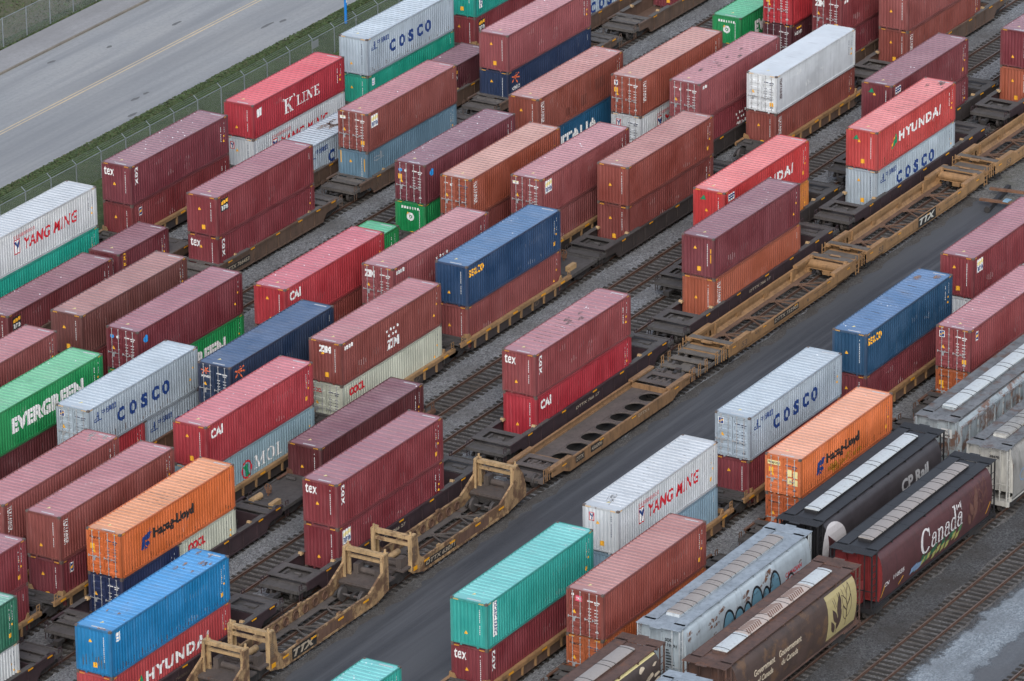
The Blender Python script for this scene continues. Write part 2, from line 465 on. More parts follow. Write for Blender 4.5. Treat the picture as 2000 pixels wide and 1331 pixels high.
SPECIAL = {
 'cosco': lambda H, L: [('lettering', join(*[fit(text2d(c, .055), u, u+.80, H-1.95, H-1.0) for c, u in zip('COSCO', (3.15, 4.45, 5.72, 6.98, 8.15))]), NAVYL),
                        ('lettering', fit(text2d('中远集团', .02), 1.5, 3.0, H-.83, H-.42), NAVYL),
                        ('emblem', join(rect(1.0,H-.95,1.08,H-.42), rect(.9,H-.75,1.2,H-.69), rect(.62,H-1.05,1.4,H-.97), stroke(.62,H-.95,.95,H-.7,.06)), NAVYL)],
 'ym': lambda H, L: [('lettering', fit(text2d('YANG MING', .022, .18, 1.1), 3.65, 9.9, H-1.75, H-.92), REDL),
                     ('lettering', fit(text2d('陽明海運股份有限公司', 0), 2.45, 4.9, H-.72, H-.45), REDL),
                     ('emblem', join(rect(2.45,H-1.8,3.2,H-.75)), REDL), ('emblem', (lambda: ('lift', join(rect(2.52,H-1.72,3.13,H-.83))))(), WHITE),
                     ('emblem', (lambda: ('lift2', join(stroke(2.6,H-.92,2.85,H-1.25,.14), stroke(3.07,H-.88,2.78,H-1.65,.14))))(), NAVYL)],
 'kline': lambda H, L: [('lettering', join(fit(serif('K'), 4.15, 5.3, H-1.95, H-.85), fit(serif('LINE'), 5.75, 8.8, H-1.78, H-1.02), stroke(3.95,H-.75,4.0,H-.95,.07), stroke(4.08,H-.75,4.13,H-.95,.07), stroke(5.32,H-.75,5.37,H-.95,.07), stroke(5.46,H-.75,5.51,H-.95,.07)), WHITE),
                        ('emblem', poly((.5,H-.5),(1.25,H-.42),(1.15,H-1.0),(.55,H-1.1)), WHITE)],
 'hyundai': lambda H, L: [('lettering', fit(text2d('HYUNDAI', .04, .03, 1.16), 3.4, 9.9, H-1.68, H-.94), WHITE),
                          ('emblem', poly((2.3,H-1.95),(3.15,H-1.6),(2.95,H-.95)), GREENL), ('emblem', poly((2.15,H-1.9),(2.27,H-1.93),(2.9,H-.9),(2.8,H-1.0)), YELL)],
 'hl': lambda H, L: [('lettering', fit(text2d('Hapag-Lloyd', .045), 3.45, 7.75, H-1.70, H-.86), BLACKL),
                     ('emblem', join(poly((2.12,H-1.78),(2.2,H-1.3),(2.42,H-1.0),(2.58,H-1.0),(2.5,H-1.35),(2.62,H-1.4),(2.35,H-1.9)), poly((2.62,H-1.0),(2.95,H-.92),(3.2,H-.68),(3.12,H-.98),(3.28,H-1.0),(2.95,H-1.36),(2.58,H-1.32)), poly((2.66,H-1.44),(2.92,H-1.42),(3.02,H-1.66),(2.86,H-1.84),(2.6,H-1.6)), poly((2.42,H-1.92),(2.58,H-1.66),(2.8,H-1.86))), NAVYL)],
 'ever': lambda H, L: [('lettering', fit(text2d('EVERGREEN', .06, 0, 1.02), 2.2, 10.0, H-1.9, H-.85), WHITE)],
 'mol': lambda H, L: [('lettering', fit(serif('MOL'), 5.2, 8.4, H-1.85, H-.95), WHITE), ('emblem', arc(4.35,H-1.5,.58,.62,.13,.13,0,360), REDL),
                      ('emblem', poly((3.95,H-1.25),(4.5,H-1.1),(4.45,H-1.5),(4.7,H-1.95),(4.3,H-2.0),(4.15,H-1.5)), GREENL)],
 'zim': lambda H, L: [('lettering', fit(text2d('ZIM', .05), 5.45, 6.95, H-2.35, H-1.7), WHITE), ('emblem', join(*[disc(5.55+.42*i, H-1.05+.02*(i%2), .13, .11, 5) for i in range(4)], *[disc(5.8+.42*i, H-1.42, .13, .11, 5) for i in range(3)]), WHITE),
                      ('lettering', join(rect(.45,H-.55,.6,H-.3), rect(.66,H-.55,.9,H-.3), rect(.98,H-.55,1.2,H-.3), rect(1.25,H-.55,1.45,H-.28)), WHITE)],
 'cai': lambda H, L: [('lettering', fit(text2d('CAI', .035, 0, 1.12), .58, 1.86, H-1.02, H-.38), WHITE)],
 'seaco': lambda H, L: [('lettering', fit(text2d('seaco', .02, 0, 1.08), .25, 2.15, H-.88, H-.36), YELL)],
 'dong': lambda H, L: [('emblem', rect(.72,H-2.3,1.2,H-.12), WHITE), ('lettering', ('lift', fit(text2d('DONG FANG', .02), .8, 1.12, H-2.2, H-.2, True)), NAVYL)],
 'italia': lambda H, L: [('lettering', fit(text2d('ITALIA', .05), 3.2, 8.4, H-1.75, H-.85), WHITE)],
 'xines': lambda H, L: [('emblem', join(stroke(.6,H-.95,1.25,H-.3,.1), stroke(.55,H-.45,1.75,H-.75,.1), stroke(1.0,H-.6,1.6,H-.38,.09), stroke(1.0,H-.6,1.4,H-1.1,.09)), ORANL), ('lettering', fit(text2d('XINES', .02), .5, 1.75, H-1.55, H-1.25), WHITE)],
 'oocl': lambda H, L: [('lettering', fit(text2d('OOCL', .05), .9, 2.7, H-1.0, H-.42), REDL)],
 'gold': lambda H, L: [('lettering', fit(text2d('GOLD', .03), .55, .95, H-1.55, H-.12, True), YELL)],
 'tex': lambda H, L: [('lettering', fit(text2d('tex', .015, 0, 1.1), .48, .92, H-1.5, H-.2, True), WHITE)],
 'textainer': lambda H, L: [('lettering', fit(text2d('TEXTAINER', .015, 0, 1.1), .45, .9, H-1.9, H-.3, True), WHITE)],
 'textainer_dark': lambda H, L: [('lettering', fit(text2d('TEXTAINER', .02), .5, .84, H-1.9, H-.3, True), flat('lettering_dark', (.08,.03,.03)))],
 'triton': lambda H, L: [('emblem', rect(.5,H-1.2,1.5,H-.3), BLACKL), ('emblem', ('lift', poly((.56,H-.72),(1.44,H-.64),(1.44,H-.36),(1.1,H-.46),(.8,H-.42),(.56,H-.6))), YELL), ('lettering', ('lift', fit(text2d('TRITON', .03), .56, 1.44, H-1.12, H-.8)), WHITE)],
 'triton_pale': lambda H, L: [('emblem', rect(.5,H-1.2,1.5,H-.3), WHITE), ('emblem', ('lift', poly((.56,H-.72),(1.44,H-.64),(1.44,H-.36),(1.1,H-.46),(.8,H-.42),(.56,H-.6))), CREAM), ('lettering', ('lift', fit(text2d('TRITON', .03), .56, 1.44, H-1.12, H-.8)), NAVYL)],
 'florens': lambda H, L: [('emblem', rect(.8,H-.95,1.25,H-.35), WHITE), ('emblem', ('lift', rect(.84,H-.88,1.21,H-.42)), NAVYL), ('emblem', ('lift2', stroke(.88,H-.75,1.18,H-.52,.12)), YELL)],
 'beacon': lambda H, L: [('lettering', fit(text2d('beacon', .03), .55, 1.7, H-.95, H-.55), WHITE), ('emblem', rect(.9,H-.5,1.6,H-.35), YELL)],
 'signwhite': lambda H, L: [('emblem', rect(.55,H-.85,1.0,H-.3), WHITE), ('emblem', ('lift', join(rect(.6,H-.75,.9,H-.7), rect(.66,H-.55,.94,H-.5))), BLUEL)],
 'plate': lambda H, L: [('emblem', rect(.5,H-.8,1.5,H-.3), WHITE), ('lettering', ('lift', join(rect(.6,H-.5,1.4,H-.38), rect(.7,H-.68,1.3,H-.56))), NAVYL)],
 'circle': lambda H, L: [('emblem', disc(.95, H-.75, .26, .26), BLUEL)],
 'scrawl': lambda H, L: [('graffiti', join(arc(1.25,H-.75,.4,.16,.05,.05,30,300), stroke(1.5,H-.75,1.85,H-.4,.05), stroke(1.85,H-.4,1.85,H-.85,.05), stroke(1.2,H-.95,2.3,H-.85,.04)), GREYL)],
 'patches': lambda H, L: [('repaint_patch', join(rect(6.1,.5,6.9,1.3), rect(8.2,1.1,9.6,1.9), rect(3.9,.4,4.5,1.0)), 'dark')],
 'patch_low': lambda H, L: [('repaint_patch', join(rect(8.0,.25,9.0,1.5), rect(7.1,.25,8.0,.8)), 'dark')],
 'numbers': lambda H, L: [('lettering', join(rect(.5,H-.55,.75,H-.33), rect(.85,H-.55,1.2,H-.33)), WHITE)],
}
ENDS = {   # marks on the near end face
 'tex': lambda H: [(fit(text2d('tex', .015, 0, 1.1), .18, 1.0, H-.88, H-.30), WHITE)],
 'zim': lambda H: [(fit(text2d('ZIM', .07), .72, 1.62, H-.78, H-.32), WHITE)],
 'zimdoor': lambda H: [(fit(text2d('ZIM', .07), .2, .98, H-.85, H-.35), WHITE)],
 'hyundai': lambda H: [(poly((.5,H-.75),(1.0,H-.72),(.8,H-.4)), GREENL)],
 'ym': lambda H: [(rect(.42,H-.95,.78,H-.4), REDL), (rect(.47,H-.9,.73,H-.45), WHITE), (join(stroke(.5,H-.5,.6,H-.68,.08), stroke(.71,H-.48,.58,H-.86,.08)), NAVYL)],
 'ever': lambda H: [(arc(1.2,H-1.05,.3,.3,.17,.17), WHITE), (disc(1.2,H-1.05,.07), WHITE), (join(*[rect(.5+.21*i, H-.5, .5+.21*i+.12, H-.32) for i in range(7)]), WHITE)],
 'florens': lambda H: [(rect(.22,H-.75,.6,H-.3), WHITE), (rect(.26,H-.71,.56,H-.34), NAVYL), (stroke(.3,H-.6,.54,H-.44,.09), YELL)],
 'xines': lambda H: [(join(stroke(.3,H-.75,.75,H-.3,.07), stroke(.22,H-.5,.9,H-.55,.07), stroke(.55,H-.3,.6,H-.75,.06)), ORANL), (fit(text2d('XINES', .03), .2, .95, H-.98, H-.82), WHITE)],
 'hl': lambda H: [(fit(text2d('Hapag-Lloyd', .03), .2, 1.0, H-.62, H-.42), BLACKL)],
 'hlcream': lambda H: [(rect(.16,H-.66,1.02,H-.38), CREAM), (fit(text2d('Hapag-Lloyd', .03), .2, .98, H-.62, H-.42), BLACKL), (join(rect(1.5,H-1.25,1.82,H-.8), rect(1.92,H-1.3,2.22,H-.85), rect(1.5,H-1.75,1.82,H-1.35), rect(1.92,H-1.8,2.22,H-1.4)), CREAM)],
 'oocl': lambda H: [(fit(text2d('OOCL', .04), .2, .9, H-.7, H-.42), REDL)],
 'tal': lambda H: [(rect(.6,H-.72,1.0,H-.36), flat('sign_pink', lin('#d8506a'))), (fit(text2d('TAL', .04), .64, .96, H-.62, H-.46), WHITE), (disc(.42,H-.33,.09), WHITE)],
 'triton': lambda H: [(rect(.15,H-.62,.6,H-.4), WHITE), (rect(.2,H-.5,.55,H-.42), CREAM)],
 'bluedot': lambda H: [(disc(.42,H-.62,.15,.13), BLUEL), (disc(.85,H-.62,.1), WHITE)],
 'disc': lambda H: [(disc(.85,H-.62,.09), WHITE), (rect(.3,H-.55,.6,H-.5), WHITE)],
 'ybar': lambda H: [(rect(2.12,H-1.05,2.22,H-.75), YELL), (rect(2.12,H-1.75,2.22,H-1.15), YELL)],
 'greybar': lambda H: [(rect(.18,H-1.05,.26,H-.15), YELL), (rect(2.1,H-1.45,2.2,H-.5), YELL)],
 'textainerdoor': lambda H: [(rect(.25,H-.75,.55,H-.38), WHITE), (stroke(.32,H-.45,.42,H-.68,.07), REDL), (stroke(.5,H-.45,.42,H-.68,.07), NAVYL)],
}
def tri(c, v, s): return poly((c-s, v-s*.85), (c+s, v-s*.85), (c, v+s))
SEED = [0]; BOX = {}
def container(track_y, x0, z0, H, L, key, door, marks, ends, label, dx=(0,0), group='shipping containers on the rail cars', coarse=False):
    SEED[0] += 1; rr = random.Random(SEED[0]*31)
    sh, rh, rust, specks = COLS[key]; vj = SEED[0] % 4; key_ = key; key = key + '_' + 'abcd'[vj]
    jit = (((1.0,1.0,1.0), (1.06,1.08,1.02), (.84,.91,.93), (.98,.98,.86)) if key_ not in LIGHT else ((1,1,1), (.97,.98,.99), (1,1,.985), (.95,.96,.97)))[vj]; rgb = tuple(a*b for a, b in zip(lin(sh), jit)); sp = side_paint(key, rgb, rust); rp = roof_paint(key, mixc(lin(rh), rgb, .06), rust, specks)
    yj = rr.uniform(-.03, .03)
    t = thing('shipping_container', label, 'container', (x0, track_y + yj, z0), rr.uniform(-.0012, .0012), group)
    K = (L, H)
    put('frame', cached(('fr',)+K, lambda: c_frame(L, H)), side_paint(key + '_frame', mixc(rgb, (.10,.07,.06), .18), rust+.5), t)
    fl = key_ == 'reefer'; sm = cached(('sd', fl)+K, lambda: c_flat(L, H) if fl else c_side(L, H))
    put('side_wall', sm, sp, t); put('side_wall', sm, sp, t, (L,0,0), (0,0,math.pi))
    put('roof', cached(('rf', coarse, fl)+K, lambda: c_flatroof(L, H) if fl else c_roof(L, H, coarse)), rp, t)
    cm = cached('cast', c_cast)
    for x in (0, L):
        for y in (0, 1):
            for z in (0, H):
                o = put('corner_casting', cm, CASTM, t)
                o.matrix_basis = Matrix(((1 if x == 0 else -1,0,0,x),(0,-1 if y else 1,0,(W/2 if y else -W/2)),(0,0,-1 if z else 1,z),(0,0,0,1)))
    fx, fr = ((0,0,0),(0,0,0)) if door else ((L,0,0),(0,0,math.pi))
    gx, gr = ((L,0,0),(0,0,math.pi)) if door else ((0,0,0),(0,0,0))
    for s in (1, -1):
        d = put('door', cached(('dr', H, s), lambda: c_door(H, s)), sp, t, fx, fr)
        for yy in (.30, .80): put('locking_bar', cached(('bar', H), lambda: c_bar(H)), BARM, d, (0, s*yy - (0 if s < 0 else .0), 0))
    put('end_wall', cached(('ew', H), lambda: c_end(H)), sp, t, gx, gr)
    dark = key_ in LIGHT or 'orange' in key_ or key_ == 'amber'
    mk = flat('marking_dark', (.06,.07,.12)) if dark else WHITE
    # ordinary markings -------------------------------------------------
    v = rr.randint(0, 3); v2 = rr.randint(0, 5); em = dmap if door else emap
    if door:
        def f():
            g = [rect(1.38+.0, H-.60, 1.75, H-.53), rect(1.82, H-.62, 2.18, H-.55), rect(1.85, H-.74, 2.1, H-.68)]
            for i in range(5): g += [rect(1.42, H-1.05-.2*i, 1.62, H-1.01-.2*i), rect(1.84, H-1.07-.2*i, 2.08, H-1.03-.2*i)]
            g += [rect(1.9, .42, 2.1, .50)]
            return lay('marking', join(*g), dmap)
        put('marking', cached(('dm', H), f), mk, t)
        put('sticker', cached(('ds', H, v), lambda: lay('sticker', join(tri(.5, H*.52, .13), *( [rect(.25, H*.56, .55, H*.68)] if v == 1 else [rect(1.85, .55, 2.15, .85)] if v == 2 else [])), dmap)), YELL, t)
        put('plate', cached(('dp', H), lambda: lay('plate', join(rect(.38, H*.30, .56, H*.41)), dmap)), GREYL, t)
    else:
        put('marking', cached(('en', H, v), lambda: lay('marking', dashes(1.90, H-2.0, H-.33, .06, .125, True, v), emap, ecuts())), mk, t)
        put('sticker', cached(('es', H, v), lambda: lay('sticker', join(tri(1.0, H*(.72, .5, .66, .3)[v], .12), *([rect(1.15, H*.16, 1.45, H*.27)] if v in (0, 2) else [])), emap, ecuts())), YELL, t)
    put('marking', cached(('sn', H, L, v2), lambda: lay('marking', join(dashes(L-(.95, .85, 1.05)[v2 % 3], H-(1.75, 1.5)[v2 % 2], H-.42, .045, .125, True, v2, .85), dashes(L-.55, H-(1.15, 1.3, .9)[v2 % 3], H-.33, .04, .16, True, v2+9, .7)), smap(L), scuts(L))), mk, t)
    if v2 != 5:
        put('sticker', cached(('ss', H, L, v2), lambda: lay('sticker', join(rect(L-.62, H*(.5, .44, .55)[v2 % 3], L-.52, H*(.5, .44, .55)[v2 % 3]+.13), tri(L-.6-.15*(v2 % 3), H*(.40, .62, .33)[v2 % 3], .095), *([rect(L-.9, H*.2, L-.65, H*.29)] if v2 in (1, 4) else [])), smap(L), scuts(L))), YELL, t)
    def sc_():
        q = random.Random(v2*7+int(L)); gs = []
        for _ in range(7):
            cx = q.uniform(.6, L-1.2); cz = q.uniform(.3, H-.8); gs += [rect(cx+.278*k, cz+q.uniform(-.1,.1), cx+.278*k+.025, cz+q.uniform(.12,.4)) for k in range(q.randint(1, 4))]
        return lay('scuff', join(*gs), smap(L), scuts(L))
    put('scuff', cached(('scf', H, L, v2), sc_), flat('scuff_' + key, mixc(rgb, (.6,.58,.56), .32), .6, .6), t)
    put('marking', cached(('rn', H, L), lambda: lay('marking', join(*[rect(x, w0-.10*i-.085, x+.12, w0-.10*i) for x, w0 in ((.25, W/2-.95), (L-.4, W/2-1.2)) for i in range(9)]), lambda a, b: Vector((a, b, H-.016)))), flat('roof_number', (.62,.62,.62)), t)
    put('sticker', cached(('rs', H, v % 2), lambda: lay('sticker', poly((.85, .1+.2*(v%2)), (1.15, .05+.2*(v%2)), (1.0, -.12+.2*(v%2))), lambda a, b: Vector((a, b, H-.016)))), CREAM, t)
    if H == HC and SEED[0] % 3:
        def hz():
            g = lay('hazard_stripe', join(*[poly((a+.07*i, H-.10), (a+.07*i+.035, H-.10), (a+.07*i+.06, H-.02), (a+.07*i+.025, H-.02)) for a in (.2, W-.55) for i in range(5)]), lambda a, b: Vector((-.002, W/2-a, b)))
            return g
        put('hazard_stripe', cached(('hz', H), hz), YELL, t)
        put('hazard_stripe', cached(('hzs', H, L), lambda: lay('hazard_stripe', join(*[poly((a+.07*i, H-.10), (a+.07*i+.035, H-.10), (a+.07*i+.06, H-.02), (a+.07*i+.025, H-.02)) for a in (.2, L-.5) for i in range(4)]), lambda a, b: Vector((a, -W/2+.001, b)))), YELL, t)
    # this container's own lettering -----------------------------------
    for mname in marks:
        for i, (nm, g, m) in enumerate(SPECIAL[mname](H, L)):
            lift = 0
            if isinstance(g[0], str): lift = {'lift': 1, 'lift2': 2}[g[0]]; g = g[1]
            me = cached(('sp', mname, i, H, L), lambda: lay(nm, g, (lambda u, q, f=smap(L): f(u, q) - Vector((0, .003*lift, 0))), scuts(L), ()))
            if m == 'dark': m = side_paint(key + '_patch', sc3(rgb, .72), 0)
            put(nm, me, m, t, (dx[0], 0, dx[1]))
    for ename in ends:
        for i, (g, m) in enumerate(ENDS[ename](H)):
            me = cached(('ep', ename, i, H, door), lambda: lay('lettering', g, (lambda a, q: em(a, q) - Vector((.003*i, 0, 0))), () if door else ecuts()))
            put('emblem' if i else 'lettering', me, m, t)
    BOX[label] = t
    return t

ZB = .45
T = {'A': 33.6, 'B': 29.25, 'C': 25.05, 'D': 20.75, 'E': 16.0, 'F': 11.8, 'G': 7.55, 'H': 3.55, 'I': -.65, 'J': -4.65, 'K': -8.2, 'L': -12.0, 'M': -24.85, 'N': -30.0}
def stack(tr, x0, low, top=None, x1=None):
    """low / top: (H, colour, door, side marks, end marks, label[, L[, coarse]])"""
    z = ZB
    for k, c in enumerate((low, top)):
        if c is None: continue
        H, key, door, mk, en, lab = c[:6]; L = c[6] if len(c) > 6 else L40
        container(T[tr], x0 if not (k and x1 is not None) else x1, z, H, L, key, door, mk, en, lab, coarse=(c[7] if len(c) > 7 else False))
        z += H
B_, D_ = False, True
stack('A', -1.8, (HC,'jade',B_,(),(),'dark teal container under the white red-lettered one, at the left edge beside the grass verge'), (HC,'white',B_,('ym',),('ym',),'white container with slanted red lettering and a boxed Y emblem, topmost at the left edge'))
stack('A', 14.6, (HC,'maroon',B_,('florens',),(),'maroon container with a small yellow and blue square, under the specked one beside the fence'), (HC,'maroon_specked',B_,('tex',),('tex',),'maroon container with white tex lettering and a roof full of white droppings, beside the fence'))
stack('A', 29.9, (HC,'white',B_,('ym',),('ym',),'white container with red lettering directly under the bright red one by the fence'), (ST,'red',B_,('kline',),(),'bright red container with big white serif lettering, topmost beside the fence'))
stack('A', 45.3, (HC,'jade',B_,('signwhite',),(),'turquoise container under the grey one with blue lettering, beside the grass verge'), (HC,'grey',B_,('cosco',),(),'rust-edged grey container with large navy lettering, topmost beside the fence with a yellow sticker'))
stack('A', 60.5, (HC,'maroon',B_,('triton',),(),'maroon container under the turquoise one at the top edge of the photo'), (HC,'jade',B_,('dong',),(),'turquoise container with a white vertical name strip, cut off by the top edge'))
stack('B', -6.4, (HC,'plum',B_,('triton',),(),'maroon container lying single, with a yellow and black square, butted to a short one'))
stack('B', 6.45, (HC,'plum',B_,('gold',),(),'short maroon container with upright yellow letters, lying single behind the brown one', L20))
stack('B', 29.8, (HC,'grey',B_,('cosco',),(),'grey container with a rust-ringed bare patch on its roof, lying single in a brown car'))
stack('B', 49.3, (HC,'wine',B_,('triton',),(),'dark wine-red container lying single between two tall stacks, behind the faded pink one', L20))
stack('B', 67.2, (HC,'grey',B_,('cosco',),(),'grey container with navy letters in a brown car at the top edge, mostly hidden'))
stack('C', 12.3, (HC,'maroon',B_,('tex',),('tex',),'maroon container with white tex lettering standing in the brown car numbered 766453'), (HC,'maroon',B_,('triton',),(),'maroon container with a yellow and black square, topmost on the brown car numbered 766453'))
stack('C', 31.5, (HC,'slate',B_,('scrawl',),('greybar',),'grey-blue rusty container with two yellow bars on its end, under a faded maroon one'), (HC,'brick',D_,('triton_pale',),('triton',),'faded maroon container with white door bars and a pale square, on the grey-blue one'))
stack('C', 50.9, (HC,'navy',B_,('xines',),(),'navy container with an orange star emblem, under a pinkish one near the top edge'), (HC,'rose',B_,(),(),'pinkish faded container standing on the navy one with the orange star'))
stack('C', 77.0, (HC,'maroon',B_,(),(),'maroon container deep in the brown car at the top edge of the photo'))
stack('D', -25.0, (HC,'maroon',B_,(),(),'maroon container under the pink-roofed one cut off by the left edge'), (HC,'brick',B_,(),(),'dull red container with a pinkish roof, cut off by the left edge'))
stack('D', -10.0, (HC,'maroon',B_,('tex',),(),'maroon container almost hidden under the brown one'), (HC,'brown',B_,(),(),'plain brown container with a dusty roof, between two maroon rows at the left'))
stack('E', -26.8, (HC,'wine',B_,(),(),'dark wine-red container under the green one at the left edge'), (HC,'green',B_,('ever',),(),'green container with huge white lettering, topmost at the left edge'))
stack('E', -10.6, (HC,'emerald',B_,('ever',),('ever',),'green container partly showing under the maroon one with the blue dots'), (HC,'maroon',D_,('circle',),('bluedot',),'maroon container with white door bars and pale blue dots, at the left'))
stack('E', 8.8, (ST,'emerald',B_,('ever',),('ever',),'green container lying single, its streaky roof end showing behind the red one'))
stack('E', 24.5, (HC,'emerald',B_,('ever',),('ever',),'bright green container with a white ring emblem on its end, under the specked maroon one'), (HC,'plum_specked',D_,('circle',),('bluedot',),'maroon container with a specked roof and door bars, on the green one with a ring'))
stack('E', 39.9, (HC,'sea_blue',B_,('italia',),(),'blue container with large white letters, half hidden under the terracotta one'), (HC,'tan_red',B_,('textainer','patches'),(),'terracotta container with repainted patches on its side, standing on the blue one'))
stack('E', 70.0, (HC,'emerald',B_,('ever',),('ever',),'green container lying single at the top edge, with a white ring on its end'))
stack('F', -22.3, (ST,'crimson',B_,(),(),'short red container under the near half of the grey one with navy lettering', L20), (HC,'grey',D_,('cosco',),('florens',),'grey container with navy lettering and grey doors, topmost between the green and the orange ones'))
stack('F', -16.2, (ST,'grey',B_,('cosco',),(),'short grey container with navy letters, under the far half of the larger grey one', L20))
stack('F', 0.2, (HC,'red_brown',B_,(),(),'brownish red container under the pink-roofed red one near the middle'), (HC,'crimson',B_,('cai',),(),'red container with a streaked pink roof and small white letters, beside the gravel strip'))
stack('F', 23.6, (HC,'red_brown',B_,(),(),'dull red container under the apricot-roofed one, seen between two doors'), (HC,'orange_red',D_,('textainer',),('disc',),'orange-red container with an apricot roof and white door bars, in the middle'))
stack('F', 47.2, (HC,'white',D_,('ym',),('ym',),'white container with red lettering, under the specked terracotta one with doors'), (HC,'terracotta',D_,('textainer',),('textainerdoor',),'terracotta container with white door bars and a pale spotted roof, on a white one'))
stack('F', 70.2, (HC,'wine',D_,('beacon',),(),'dark wine-red container with doors and small white and yellow lettering near the top edge'), (HC,'red',D_,(),(),'bright red container with doors at the top edge, on a dark wine-red one'))
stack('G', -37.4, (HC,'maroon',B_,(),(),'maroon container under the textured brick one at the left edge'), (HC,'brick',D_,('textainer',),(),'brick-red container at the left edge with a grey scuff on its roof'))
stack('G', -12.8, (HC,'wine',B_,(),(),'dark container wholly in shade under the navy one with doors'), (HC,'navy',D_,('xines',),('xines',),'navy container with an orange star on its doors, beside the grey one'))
stack('G', 6.7, (HC,'brick',B_,(),(),'brick container hidden under the dusty pink one with doors'), (HC,'rose',D_,('numbers','zim'),('zimdoor',),'dusty pink container with white letters and stars and door bars, left of the navy one'))
stack('G', 25.9, (HC,'brick',B_,('patch_low',),(),'dull red container with dark repainted patches, under the mauve one'), (HC,'rose',D_,('triton_pale',),('triton',),'mauve-pink container with doors and a pale square, left of the tall brick stack'))
stack('G', 48.2, (HC,'maroon',B_,('zim',),(),'maroon container with white letters and stars, under a long pink-roofed one with doors'), (HC,'rose',D_,('numbers','patches'),('disc',),'pink-roofed red container with doors, left of the white refrigerated one'))
stack('G', 70.0, (HC,'maroon',B_,(),(),'maroon container under the one with white letters on its doors at the top edge'), (HC,'maroon',D_,('numbers',),('zimdoor',),'maroon container with large white letters on its doors at the top edge'))
stack('H', -52.9, (HC,'maroon',B_,(),(),'maroon container under another one, at the left edge below the terracotta stack'), (HC,'maroon',B_,(),(),'maroon container with yellow stickers, topmost at the left edge above the dark green one'))
stack('H', -37.3, (HC,'maroon',B_,('florens',),(),'maroon container with a small square emblem, under the brick one left of the orange one'), (HC,'brick',B_,('textainer',),(),'brick-red container with upright white lettering, topmost left of the orange one'))
stack('H', -21.6, (HC,'mol_grey',B_,('mol',),(),'grey-teal container with white serif letters and a round emblem'), (HC,'crimson_specked',B_,('cai',),(),'red container with a pink specked roof, on the grey-teal one with serif letters'))
stack('H', -6.1, (HC,'ivory',D_,('oocl',),('oocl',),'cream container with red lettering and doors, under the maroon one with white letters'), (HC,'brick',B_,('zim',),('zim',),'dark pink container with white letters on its end, standing on the cream one'))
stack('H', 9.4, (HC,'brick',B_,(),(),'brick-red container under the blue one in the middle, on a car with a tan sill'), (HC,'denim',B_,('seaco',),(),'dark blue container with small orange lettering, in the middle of the photo'))
stack('H', 30.8, (HC,'red_brown',B_,(),(),'brownish red container under its twin in the dark car right of the middle'), (HC,'red_brown',B_,(),(),'brownish red container with a pink-brown roof, topmost right of the middle'))
stack('H', 52.3, (HC,'tan_red',B_,('textainer',),(),'terracotta container under the white refrigerated one'), (HC,'reefer',D_,('textainer_dark',),(),'white refrigerated container with white doors, the only smooth white one'))
stack('I', -59.8, (HC,'white',B_,(),(),'white container under the dark green one at the bottom left corner'), (HC,'bottle',B_,(),(),'dark green container at the bottom left corner, on a white one'))
stack('I', -37.1, (ST,'ink',D_,(),(),'short navy container with doors, under the near half of the orange one', L20), (HC,'orange',D_,('hl',),('hl',),'orange container with a streaked roof and black lettering, at the lower left'))
stack('I', -30.95, (ST,'ivory',B_,('oocl',),(),'short cream container with red letters, under the far half of the orange one', L20))
stack('I', -15.3, (HC,'wine',B_,(),(),'dark wine-red container lying single behind the tall maroon stack', L40, False))
stack('H', 73.1, (HC,'tan_red',B_,('textainer',),(),'terracotta container with upright white letters, under the dull one at the top edge'), (HC,'brick',B_,(),(),'dull red container with a yellow triangle, on the terracotta one at the top edge'))
stack('J', 29.6, (HC,'amber',B_,(),(),'orange container whose end shows under the red one right of the middle'), (HC,'scarlet',B_,('plate','hyundai'),('hyundai',),'bright red container with white lettering, half hidden behind a plum one'))
stack('J', 54.4, (HC,'plum',B_,(),(),'plum container under its twin, behind the red one with white lettering'), (HC,'plum',B_,('plate',),('hyundai',),'plum container with a white plate and a green triangle, topmost near the upper right'))
stack('K', -49.2, (HC,'faded_red',B_,('hyundai',),(),'red container with white lettering under the bright blue one'), (HC,'sky_blue',B_,('signwhite',),(),'bright blue container with rusty edges, at the lower left'))
stack('K', -25.3, (HC,'maroon',B_,('triton_pale',),(),'maroon container with a pale square, deep in the purple-brown car beside the tan empty cars'), (HC,'maroon',B_,('tex',),('tex',),'maroon container with white tex lettering and wide roof ribs, beside the empty tan cars', L40, True))
stack('K', -1.8, (HC,'red',B_,('cai',),(),'bright red container with white letters, under the pink-roofed one with tex lettering'), (HC,'brick_specked',B_,('tex',),('tex',),'dusty pink container with white tex lettering and wide roof ribs, on a bright red one', L40, True))
stack('K', 21.6, (HC,'ember',B_,('textainer',),(),'orange-red container with upright white letters, in the car beside the tan cars'), (HC,'plum',B_,(),('ybar',),'plum container with yellow bars at its corner, on an orange-red one'))
stack('K', 45.2, (HC,'grey',B_,('cosco',),(),'grey container with navy letters, under the red one with white lettering at the right'), (HC,'faded_red',B_,('hyundai',),('hyundai',),'faded red container with large white lettering and a green triangle, at the right'))
stack('K', 69.6, (HC,'ember',B_,(),(),'terracotta container under the dark red one, cut off by the right edge'), (HC,'maroon_specked',B_,(),(),'dark red container with a white-specked roof, cut off by the upper right edge'))
stack('M', -57.2, (HC,'maroon',B_,(),(),'maroon container below the bottom edge under the turquoise one'), (HC,'teal_specked',B_,(),(),'turquoise container with white droppings, cut off by the bottom edge beside the road'))
stack('M', -35.7, (HC,'maroon',B_,('tex',),('tex',),'maroon container with white tex lettering, under the turquoise one right of the road'), (HC,'teal',B_,('dong',),(),'turquoise container with a white vertical name strip, right of the road'))
